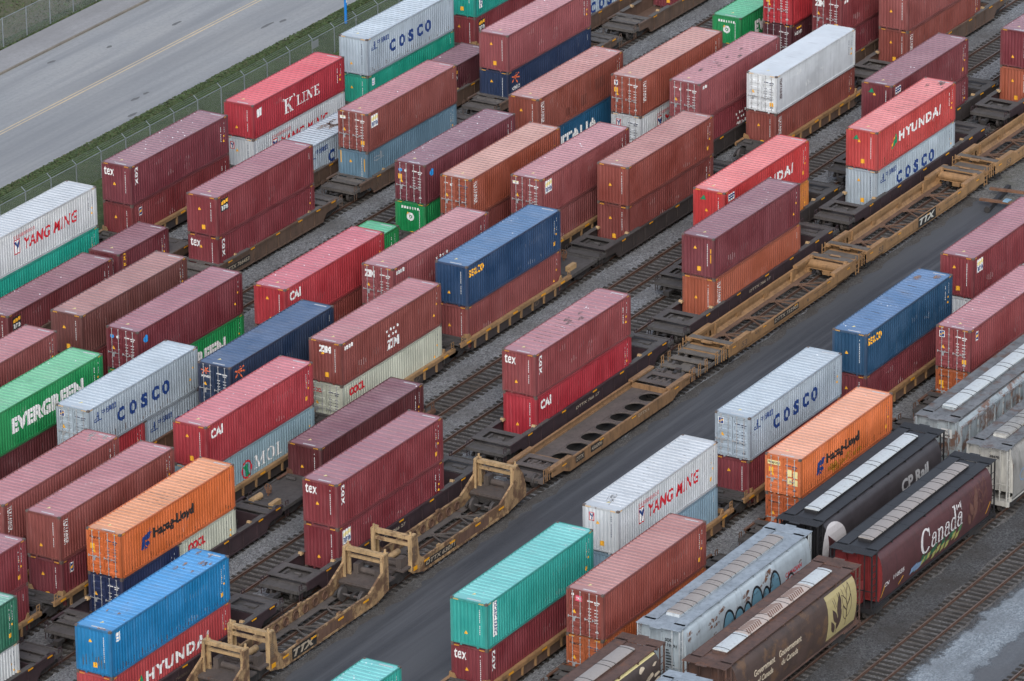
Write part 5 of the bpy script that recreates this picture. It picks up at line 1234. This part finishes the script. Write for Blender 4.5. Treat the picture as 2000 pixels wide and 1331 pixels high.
hopper(H2, -33.7, -17.1, 'round', BROWNB, BROWNR, BROWNR, [OFFW, 'chevron', 'chevron', 'chevron', OFFW], 5, 'brown hopper with a cream panel of wheat leaves and pale two-line lettering',
    [('emblem_panel', rect(12.0, 1.50, 15.55, 4.25), PANEL, 0)] + wheat(12.35, 1.75, BRL, BRL) +
    [('lettering', join(fit(text2d('Government', .02), 3.0, 5.5, 2.95, 3.35), fit(text2d('of Canada', .02), 3.4, 5.3, 2.35, 2.75)), CREAM2, 0),
     ('lettering', join(fit(text2d('Gouvernement', .02), 6.0, 8.7, 2.95, 3.35), fit(text2d('du Canada', .02), 6.3, 8.3, 2.35, 2.75)), CREAM2, 0),
     ('emblem', join(leaf(1.6,2.3,.45,75), leaf(2.0,2.2,.5,65), leaf(1.5,1.9,.4,110), leaf(2.2,1.9,.4,70)), CREAM2, 0)])
gr = lambda h: flat('graffiti_' + h.strip('#'), lin(h), .4, .2)
rg = random.Random(4)
def chunk(n, u0, u1, z0, z1):
    gs = []
    for i in range(n):
        a = u0+(u1-u0)*(i+rg.random()*.6)/n; zz = rg.uniform(z0, z1); gs.append(poly((a,zz),(a+.42,zz+.12),(a+.55,zz+.5),(a+.12,zz+.42)))
    return join(*gs)
hopper(H2, -15.85, .75, 'round', MAROONB, BLACKP, REDEND, [CONC], 8, 'maroon hopper with a black roof, red end and large white serif lettering',
    [('lettering', fit(wordmark(), 6.0, 11.6, 2.25, 3.85), WHITE2, 1), ('lettering', fit(text2d('CN', .03), 1.35, 1.95, 2.1, 2.4), WHITE2, 0), ('lettering', fit(text2d('110535', .02), 2.5, 3.9, 2.2, 2.5), WHITE2, 0),
     ('graffiti', chunk(9, 5.2, 11.4, 1.45, 1.9), gr('#4f7d52'), 0), ('graffiti', chunk(9, 5.4, 11.2, 1.4, 1.7), gr('#a8a560'), 1), ('graffiti', chunk(4, 4.6, 6.0, 1.4, 1.6), gr('#7f98b8'), 2), ('graffiti', chunk(5, 6.0, 10.4, 1.75, 2.0), gr('#2f5c42'), 2),
     ('stripe', join(line([(1.12,1.5),(1.3,2.0),(1.4,2.3)], .08), line([(3.4,1.5),(3.9,1.9)], .08), line([(15.0,1.6),(15.4,2.3)], .09)), YELL, 0)] + wheat(12.3, 1.75, flat('wheat_ghost', (.16,.075,.055), .5, .3), flat('wheat_ghost', (.16,.075,.055), .5, .3)), BLACKP)
t = hopper(H2, 2.2, 18.8, 'bent', CREAMB, RIBR, CREAMF, [metal('hatch_weathered', (.33,.32,.30), .7, .2, .4)], 8, 'cream-grey hopper with rusty roof, cut off by the right edge behind the maroon one', [('graffiti', join(arc(2.0,2.4,.5,.4,.08,.08,0,300), stroke(2.6,2.1,3.2,2.9,.1), stroke(3.3,2.1,3.7,2.8,.1)), gr('#6f8fb0'), 0)], CREAMF, 'black', False)
end_marks(t, .55, [(fit(text2d('384702', .03), 1.2, 2.0, 3.75, 3.92), BLACKL)])
hopper(H2, -51.7, -35.1, 'bent', SOOB, SOOR, SOOB, [CONC], 8, 'pale blue-grey hopper of which only the roof end shows at the bottom edge', [], SOOF, 'black', False)

# ------------------------------------------------------------------ tracks
def sleeper_wood():
    def mk():
        N = NT('sleeper_wood'); v = N.coord((1, 1, 1)); n = N.noise(N.coord((9, .8, 3)), 2.0, 5); g = N.noise(v, 1.0, 3)
        c = N.mix(N.ramp(n, .3, .7), (.016,.014,.012), (.05,.043,.037)); c = N.mix(N.mul(N.ramp(g, .5, .7), .4), c, (.11,.10,.09))
        N.bump(n, .4, .02); return N.fin(c, .85)
    return cached('slp', mk)
RAILM = [metal('rail_side', (.085,.042,.026), .75, .6, .3), metal('rail_head', (.15,.10,.078), .38, .6, .3)]
XA, XB = -80.0, 125.0
def rail_mesh(shiny):
    b = MB(); b.prism([(-.07,.03),(.07,.03),(.07,.045),(.012,.06),(.012,.13),(-.012,.13),(-.012,.06),(-.07,.045)], XA, XB, 'x'); b.prism([(-.036,.13),(.036,.13),(.036,.176),(-.036,.176)], XA, XB, 'x', 1)
    return b.mesh('rail')
def track(ty, label, seen=None):
    t = thing('railway_track', label, 'track', (0, ty, 0), 0, 'tracks of the yard')
    for s in (-1, 1): put('rail', cached('rail', lambda: rail_mesh(1)), RAILM, t, (0, s*.752, 0))
    sl = [cached(('tie', i), lambda: MB().box(-.115, -1.28, -.12, .115, 1.28, .03).mesh('sleeper')) for i in range(2)]
    rr = random.Random(int(ty*10)); rest = MB(); x = XA; n = 0
    while x < XB:
        if seen and seen[0] <= x <= seen[1] and n < 100:
            put('sleeper', sl[n % 2], sleeper_wood(), t, (x+rr.uniform(-.03,.03), rr.uniform(-.06,.06), rr.uniform(-.008,.012)), (0,0,rr.uniform(-.02,.02))); n += 1
        else:
            dy = rr.uniform(-.06,.06); rest.box(x-.115, -1.28+dy, -.12, x+.115, 1.28+dy, .03+rr.uniform(-.008,.01))
        x += .58
    o = put('sleepers', rest.mesh('sleepers', False), sleeper_wood(), t); o['kind'] = 'stuff'
names = {'A': 'track nearest the chain-link fence, under the far tan cars', 'B': 'track under the low single containers behind the brown cars', 'C': 'track under the brown car numbered 766453', 'D': 'track with bare rails beside the light gravel strip, behind the green container with a ring',
 'E': 'track under the green containers', 'F': 'track under the apricot-roofed and terracotta containers', 'G': 'track under the mauve-pink and navy containers', 'H': 'track under the dark blue container in the middle', 'I': 'bare track running to the right behind the tall plum stack',
 'J': 'bare track beside the purple-brown cars, under the half-hidden bright red container', 'K': 'track under the purple-brown cars', 'L': 'track under the empty tan cars beside the asphalt road', 'M': 'track right of the asphalt road', 'N': 'track under the orange containers at the right'}
SEEN = {'C': (60,95), 'D': (-5,40), 'I': (0,52), 'J': (-25,26), 'K': (-35, 15), 'H': (-20,40), 'F': (-5,0)}
for k, ty in T.items(): track(ty, names[k], SEEN.get(k))
track(H1, 'track under the black and pale blue-grey hoppers'); track(H2, 'track under the maroon and brown hoppers', (-36,8))
track(-43.75, 'rusty empty track right of the hoppers', (-27,26)); track(-51.6, 'track at the bottom right corner beyond the pale gravel', (-25, 0))

# ------------------------------------------------------------------ ground
def ground_mat(name, c1, c2, c3, stone=14.0, big=.25, bump=.7, streak=None, rough=.9, specks=None):
    N = NT(name); v = N.coord(world=True)
    vo = N.n('TexVoronoi'); vo.inputs['Scale'].default_value = stone; N.l(v, vo.inputs['Vector'])
    sep = N.n('SeparateColor'); N.l(vo.outputs['Color'], sep.inputs[0])
    c = N.mix(sep.outputs[0], c1, c2)
    b = N.noise(v, big, 6, .6); c = N.mix(N.mul(N.ramp(b, .42, .68), .8), c, c3)
    f = N.noise(v, 3.0, 5, .65); c = N.mix(N.mul(N.ramp(f, .45, .75), .35), c, sc3(c1, .6))
    if streak:
        s = N.noise(N.coord((.05, 1.3, 1), world=True), 1.0, 5, .6); c = N.mix(N.mul(N.ramp(s, .46, .66), streak[0]), c, streak[1])
        s2 = N.noise(N.coord((.018, .30, 1), world=True), 1.0, 3, .5); c = N.mix(N.mul(N.ramp(s2, .44, .62), streak[0]), c, sc3(streak[1], .86))
    if specks:
        w_ = N.noise(v, 9.0, 3, .6); c = N.mix(N.mul(N.ramp(w_, .66, .70), .7), c, specks)
    if bump: N.bump(vo.outputs['Distance'], bump, .05)
    return N.fin(c, rough, .3)
BAL = ground_mat('ballast_stone', (.105,.108,.112), (.33,.338,.345), (.12,.115,.11), 11, .22, 1.0)
def sheet(name, x0, y0, x1, y1, z, m, nx=1, ny=1, wob=0, seed=1):
    rr = random.Random(seed); b = MB(); V = {}
    for i in range(nx+1):
        for j in range(ny+1):
            edge = j in (0, ny)
            b.v.append((x0+(x1-x0)*i/nx, y0+(y1-y0)*j/ny + (rr.uniform(-wob, wob) if edge else 0), z))
    for i in range(nx):
        for j in range(ny):
            a = i*(ny+1)+j; b.f.append((a, a+ny+1, a+ny+2, a+1)); b.m.append(0)
    return struct(name, b.mesh(name, False), m)
sheet('ground', -1500, -1500, 2500, 2000, -.03, BAL)
BED = ground_mat('track_bed', (.078,.073,.068), (.215,.208,.20), (.085,.069,.057), 12, .3, 1.0)
for k in T: sheet('track_bed', XA, T[k]-1.15, XB, T[k]+1.15, -.012, BED, 140, 1, .22, int(T[k]))
for i, y in enumerate((H1, H2, -43.75, -51.6)): sheet('track_bed', XA, y-1.3, XB, y+1.3, -.012, BED, 140, 1, .25, i)
GRV = ground_mat('hopper_side_gravel', (.044,.044,.045), (.145,.147,.150), (.060,.054,.049), 12, .35, 1.0, None, .9, (.32,.33,.34))
sheet('gravel', -200, -46.2, 250, -31.8, -.02, GRV, 160, 1, .3, 3)
PALE = ground_mat('pale_gravel', (.17,.20,.225), (.40,.45,.49), (.20,.22,.24), 11, .30, .8, (.35, (.13,.145,.155)))
def soft_margin(m, ya, yb):
    t = m.node_tree; b = t.nodes['Principled BSDF']; g = t.nodes.new('ShaderNodeNewGeometry'); sp = t.nodes.new('ShaderNodeSeparateXYZ'); t.links.new(g.outputs['Position'], sp.inputs[0])
    n = t.nodes.new('ShaderNodeTexNoise'); n.inputs['Scale'].default_value = .45; n.inputs['Detail'].default_value = 9; n.inputs['Roughness'].default_value = .75; t.links.new(g.outputs['Position'], n.inputs['Vector'])
    m1 = t.nodes.new('ShaderNodeMath'); m1.operation = 'MULTIPLY_ADD'; m1.inputs[1].default_value = 3.2; t.links.new(n.outputs['Fac'], m1.inputs[0]); t.links.new(sp.outputs[1], m1.inputs[2])
    outs = []
    for a, c in ((yb+1.6, yb+1.2), (ya+1.6, ya+2.0)):
        r = t.nodes.new('ShaderNodeMapRange'); r.inputs[1].default_value = a; r.inputs[2].default_value = c; t.links.new(m1.outputs[0], r.inputs[0]); outs.append(r.outputs[0])
    q = t.nodes.new('ShaderNodeMath'); q.operation = 'MULTIPLY'; t.links.new(outs[0], q.inputs[0]); t.links.new(outs[1], q.inputs[1]); t.links.new(q.outputs[0], b.inputs['Alpha'])
soft_margin(PALE, -48.7, -45.3)
sheet('gravel_patch', -60.0, -51.0, 60, -44.8, -.008, PALE)
LANE = ground_mat('dirt_lane', (.105,.115,.128), (.165,.178,.192), (.115,.12,.128), 20, .3, .2, (.5, (.09,.09,.095)))
sheet('lane', -200, -60, 250, -47.4, -.014, LANE, 100, 1, .3, 6)
ASP = ground_mat('yard_asphalt', (.042,.045,.051), (.064,.068,.076), (.052,.055,.061), 40, .12, .15, (.85, (.105,.109,.117)), .7)
sheet('road', -200, -23.1, 250, -14.05, .0, ASP, 620, 1, .26, 7)
EDGE = ground_mat('road_edge_grit', (.06,.058,.055), (.14,.135,.13), (.07,.06,.05), 14, .5, .7)
sheet('road_edge', -200, -14.5, 250, -13.3, -.006, EDGE, 260, 1, .25, 8)
MUD = ground_mat('gravel_apron', (.10,.098,.092), (.23,.225,.215), (.10,.10,.075), 12, .4, .7)
sheet('gravel_apron', 52.0, -23.4, 75, -13.2, .005, MUD, 40, 1, .6, 9)

# street beyond the fence
STREET = ground_mat('street_asphalt', (.295,.302,.304), (.345,.35,.35), (.35,.348,.338), 30, .10, .05, (.55, (.225,.234,.245)), .85)
sheet('street', -200, 47.5, 300, 62.25, .0, STREET, 200, 1, .16, 11)
WALK = ground_mat('sidewalk_concrete', (.28,.275,.275), (.35,.345,.345), (.26,.255,.255), 30, .2, .1, (.4, (.23,.225,.22)), .85)
b = MB(); b.box(-200, 62.3, -.1, 300, 65.2, .13); struct('sidewalk', b.mesh('sidewalk'), WALK)
b = MB(); b.box(-200, 62.12, -.1, 300, 62.298, .14); struct('kerb', b.mesh('kerb'), ground_mat('kerb_stone', (.21,.185,.15), (.27,.24,.20), (.16,.14,.115), 20, .4, .2))
LINEM = ground_mat('centre_line_paint', (.58,.45,.28), (.68,.54,.34), (.48,.41,.31), 30, .5, .05, (.3, (.40,.36,.30)))
for y in (54.45, 54.78): sheet('road_marking', -200, y, 300, y+.13, .004, LINEM, 200, 1, .012, 12)
TYRE = flat('skid_black', (.13,.13,.13), .85, .2)
for i, (x, y, l) in enumerate(((60,50.8,1.6),(61.5,50.3,1.0),(41,50.2,1.0),(42.5,50.2,.7),(45,60.5,.9),(50,58.6,.6),(38,48.4,1.2),(57,57.2,1.5),(33,57.2,1.4))):
    rr = random.Random(i); b = MB(); k = 9; b.v = [(x+l*.6*math.cos(2*math.pi*j/k)*(.6+.5*rr.random()), y+.18*math.sin(2*math.pi*j/k)*(.6+.6*rr.random()), .006) for j in range(k)]; b.f = [tuple(range(k))]; b.m = [0]
    struct('road_marking', b.mesh('road_marking'), TYRE)
def grass_mat():
    N = NT('verge_turf'); v = N.coord(world=True); a = N.noise(v, .45, 6, .65); f = N.noise(v, 5, 5, .7)
    c = N.mix(N.ramp(a, .35, .65), (.044,.066,.026), (.076,.106,.042)); c = N.mix(N.mul(N.ramp(f, .55, .8), .4), c, (.055,.055,.034)); c = N.mix(N.mul(N.ramp(N.noise(v, .2, 4), .55, .7), .5), c, (.06,.055,.04))
    N.bump(f, .5, .08); return N.fin(c, .95, .15)
TURF = grass_mat()
sheet('verge', -200, 36.0, 300, 47.7, .01, TURF, 260, 4, .28, 13)
sheet('verge', -200, 65.2, 300, 66.6, .02, TURF, 200, 1, .1, 14)
sheet('verge', -200, 66.4, 300, 75, .015, ground_mat('dry_turf', (.075,.080,.040), (.115,.115,.065), (.13,.12,.085), 6, .25, .5), 200, 1, .1, 15)
sheet('field', -1500, 74.9, 2500, 2000, -.01, ground_mat('rough_field', (.10,.095,.06), (.20,.185,.13), (.08,.095,.045), 3, .25, .6))
def blades():
    rr = random.Random(21)
    def patch(n, xa, xb, ya, yb, hmin, hmax, edge=None):
        V = []; F = []; M_ = []
        for i in range(n):
            x = rr.uniform(xa, xb); y = rr.uniform(ya, yb)
            if edge is not None: y = ya + (yb-ya)*(rr.random()**edge)
            a = rr.uniform(0, math.pi); s = rr.uniform(.05, .15); h = rr.uniform(hmin, hmax); dx, dy = math.cos(a)*s, math.sin(a)*s; k = len(V)
            lx, ly = rr.uniform(-.12,.12), rr.uniform(-.12,.12)
            V += [(x-dx,y-dy,0),(x+dx,y+dy,0),(x+lx+dx*.3,y+ly+dy*.3,h),(x+lx-dx*.3,y+ly-dy*.3,h)]; F.append((k,k+1,k+2,k+3)); M_.append(rr.choice((0,0,1,1,2)))
        return V, F, M_
    ms = [flat('blade_green', (.050,.078,.026), .8, .1), flat('blade_lush', (.066,.105,.034), .8, .1), flat('blade_dry', (.085,.085,.040), .8, .1)]
    for spec in ((26000, 10, 75, 37.5, 47.6, .015, .045, None), (15000, 10, 75, 46.9, 47.85, .02, .06, None), (7000, 38, 72, 65.3, 66.2, .04, .14, None), (6000, 38, 90, 66.4, 74.5, .04, .15, None)):
        V, F, M_ = patch(*spec); b = MB(); b.v, b.f, b.m = V, F, M_
        o = put('grass', b.mesh('grass', False), ms); o['kind'] = 'stuff'
blades()

# ------------------------------------------------------------------ fences, pole, sign, oddments
def mesh_wire():
    N = NT('chain_link'); v = N.coord((1,1,1), False)
    rot = N.n('Mapping'); rot.inputs['Rotation'].default_value = (0, R(45), 0); N.l(v, rot.inputs['Vector'])
    sx = N.n('SeparateXYZ'); N.l(rot.outputs[0], sx.inputs[0]); fs = []
    for i in (0, 2):
        m = N.n('Math', operation='PINGPONG'); m.inputs[1].default_value = .035; N.l(sx.outputs[i], m.inputs[0])
        g = N.n('Math', operation='LESS_THAN'); g.inputs[1].default_value = .0045; N.l(m.outputs[0], g.inputs[0]); fs.append(g.outputs[0])
    mx = N.n('Math', operation='MAXIMUM'); N.l(fs[0], mx.inputs[0]); N.l(fs[1], mx.inputs[1]); N.l(mx.outputs[0], N.b.inputs['Alpha'])
    return N.fin((.30,.32,.33), .5)
GALV = metal('fence_steel', (.24,.27,.29), .5, .05, .2); WIRE = mesh_wire()
def fence(y, x0, x1, hgt, label, arms, off=0.0):
    t = thing('fence', label, 'fence', (x0, y, 0)); n = int((x1-x0)/3.12)
    pm = cached(('fp', hgt, arms), lambda: (lambda b: (b.cyl((0,0,0),(0,0,hgt),.042,8), b.bar((0,0,hgt-.02),(-.0,.34 if arms > 0 else 0,hgt+(.28 if arms > 0 else .03)),.05,.04), b.mesh('post'))[-1])(MB()))
    for i in range(n+1): put('post', pm, GALV, t, (3.12*i+off, 0, 0))
    put('rail', MB().cyl((0,0,hgt-.05),(x1-x0,0,hgt-.05),.028,8).mesh('rail'), GALV, t)
    b = MB(); b.quad((0,-.045,.05),(x1-x0,-.045,.05),(x1-x0,-.045,hgt-.05),(0,-.045,hgt-.05)); put('wire_mesh', b.mesh('wire_mesh', False), WIRE, t)
    if arms > 0:
        b = MB()
        for k in (.35, .7, 1.0): b.cyl((0,.34*k,hgt+.26*k),(x1-x0,.34*k,hgt+.26*k),.006,5)
        put('barbed_wire', b.mesh('barbed_wire', False), GALV, t)
fence(42.75, 6.0, 100, 2.05, 'chain-link fence with angled post tops along the grass verge beside the containers', 1, 1.1)
fence(65.6, 36.0, 110, 2.4, 'chain-link fence beyond the sidewalk in the upper left corner', 0, .6)
t = thing('sign', 'small grey sign plate on the chain-link fence', 'sign', (54.2, 42.68, 1.55)); put('plate', MB().box(-.45,-.02,-.3,.45,.0,.3).mesh('plate'), flat('sign_grey', (.30,.32,.33), .5, .3), t); put('bracket', MB().box(-.4,.0,.2,.4,.03,.25).mesh('bracket'), GALV, t)
t = thing('marker_pole', 'bright blue pole on the grass by the street at the top edge', 'pole', (63.3, 45.7, 0)); put('pole', MB().cyl((0,0,0),(0,0,3.4),.11,14).mesh('pole'), flat('pole_blue', lin('#1f7fd0'), .4, .15), t); put('sticker', MB().box(-.07,-.115,1.7,.07,-.108,2.1).mesh('sticker'), WHITE, t)
t = thing('plastic_bag', 'white scrap of plastic lying in the grass by the fence', 'litter', (16.2, 40.6, .02)); put('film', MB().prism([(-.3,0),(-.12,.12),(.1,.07),(.32,.02),(.2,0)], -.12, .16, 'y').mesh('film'), WHITE, t)
t = thing('beam_frame', 'dark steel beam frame with rusty crossbars lying at the far edge of the asphalt', 'scrap', (50.6, -15.6, 0), R(8))
put('beam', MB().box(-.9,-.2,0.05,4.0,.1,.4).mesh('beam'), BLACKP, t); put('crossbar', cached('xb', lambda: MB().box(-.14,-1.8,.4,.14,.9,.55).mesh('crossbar')), RUSTM, t, (.3,0,0)); put('crossbar', CACHE['xb'], RUSTM, t, (2.6,0,0)); put('end_cap', MB().cyl((-.95,-.05,.22),(-.7,-.05,.22),.22,12).mesh('end_cap'), STEEL, t)
t = thing('tarpaulin', 'pale blue sheet bundled on the dark beam frame by the asphalt', 'tarpaulin', (51.2, -16.6, .55)); put('sheet', MB().prism([(-.35,0),(-.3,.06),(.05,.1),(.3,.06),(.4,0)], -.2, .2, 'y').mesh('sheet'), flat('tarp_blue', (.20,.33,.42), .6, .4), t)

# ------------------------------------------------------------------ stains and repairs of single containers
def box(word): return next(t for l, t in BOX.items() if word in l)
def roof_stain(word, g, m, H=HC): put('stain', lay('stain', g, lambda a, b: Vector((a, b, H-.015))), m, box(word))
SOOT = ragged(flat('soot_scratch', (.13,.115,.105), .8, .3)); RUSTY = ragged(flat('roof_rust', (.33,.20,.13), .8, .4)); BARE = flat('bare_patch', (.55,.57,.58), .6, .4)
roof_stain('rust-ringed', join(*blots(41, 9, 4.6, 8.2, -.6, .7, .2, .5), arc(6.3, .05, 1.0, .55, .4, .25)), RUSTY); put('stain', lay('stain', disc(6.3, .05, .55, .28), lambda a, b: Vector((a, b, HC-.012))), BARE, box('rust-ringed'))
roof_stain('black scratches on its roof', join(*[stroke(.6+.12*k, -.2+.11*(k % 5), 2.0+.1*(k % 4), .1+.1*(k % 6), .035) for k in range(10)], *[stroke(3+.9*k, -1+.3*(k % 6), 3.1+.9*k, -.55+.3*(k % 6), .04) for k in range(9)]), SOOT)
roof_stain('rust patches on its roof', join(disc(10.6, .55, .42, .25), disc(11.3, -.55, .35, .25)), RUSTY); roof_stain('rust patches on its roof', join(*[stroke(2.5+1.3*k, -.4+.2*(k % 4), 2.6+1.3*k, .3+.2*(k % 4), .08) for k in range(6)]), SOOT)
roof_stain('bright blue container with rusty edges', join(*blots(9, 12, 9.2, 11.8, -1.0, 1.0, .1, .28), *blots(10, 6, .3, 4, -1.0, 1.0, .06, .16), rect(.02, -1.1, .3, -.2)), RUSTY)
put('stain', lay('stain', join(*[rect(.45+.21*k, .45+.08*(k % 3), .52+.21*k, 1.1+.09*(k*5 % 4)) for k in range(8)]), emap, ecuts()), SOOT, box('bright blue container with rusty edges'))
roof_stain('orange container with a streaked roof', join(*[stroke(4.9+.4*k, -1.1, 5.0+.4*k, .9-.5*(k % 3), .06) for k in range(5)], *[stroke(7+.8*k, -1.0, 7.1+.8*k, .1-.3*(k % 2), .04) for k in range(5)], rect(.05, -1.1, .22, .6)), SOOT)
roof_stain('dusty pink container with white tex', join(*[stroke(2.2+.55*k, -1.0+.2*(k % 3), 2.25+.55*k, .2+.2*(k % 4), .07) for k in range(9)], *blots(12, 4, 5, 8, -.6, .6, .2, .4)), SOOT)
roof_stain('faded red container with large', join(*blots(13, 5, 10.2, 11.9, -1, .9, .12, .35), *[stroke(4.5+.9*k, -.8, 4.6+.9*k, .6, .07) for k in range(4)]), SOOT)
roof_stain('at the left edge with a grey scuff', join(*blots(15, 5, 10.6, 11.7, -.6, .5, .15, .35)), ragged(flat('grey_scuff', (.42,.42,.40), .7, .3)))
roof_stain('pink-roofed red container with doors', join(*blots(16, 9, 2, 10, -.8, .8, .1, .3)), SOOT)
yo = ragged(flat('ochre_repaint', lin('#c08a30'), .6, .3))
put('repaint_patch', lay('repaint_patch', join(*blots(18, 12, 3.8, 7.6, .25, .75, .2, .42)), smap(L40), scuts(L40)), yo, box('orange container with black lettering and cream panels'))
for wd, H in (('orange container with black lettering and cream panels', ST), ('orange container with a streaked roof', HC), ('faded red container with large', HC), ('bright blue container with rusty edges', HC), ('rust-edged grey container', HC), ('topmost between the green and the orange', HC)):
    rr = random.Random(len(wd)); put('stain', lay('stain', join(*[rect(.3+.278*k+.05, .17, .3+.278*k+.05+rr.uniform(.04, .10), .17+rr.uniform(.08, .55)) for k in range(42) if rr.random() < .75]), smap(L40), scuts(L40)), ragged(flat('rust_runs', (.16,.07,.035), .8, .3)), box(wd))
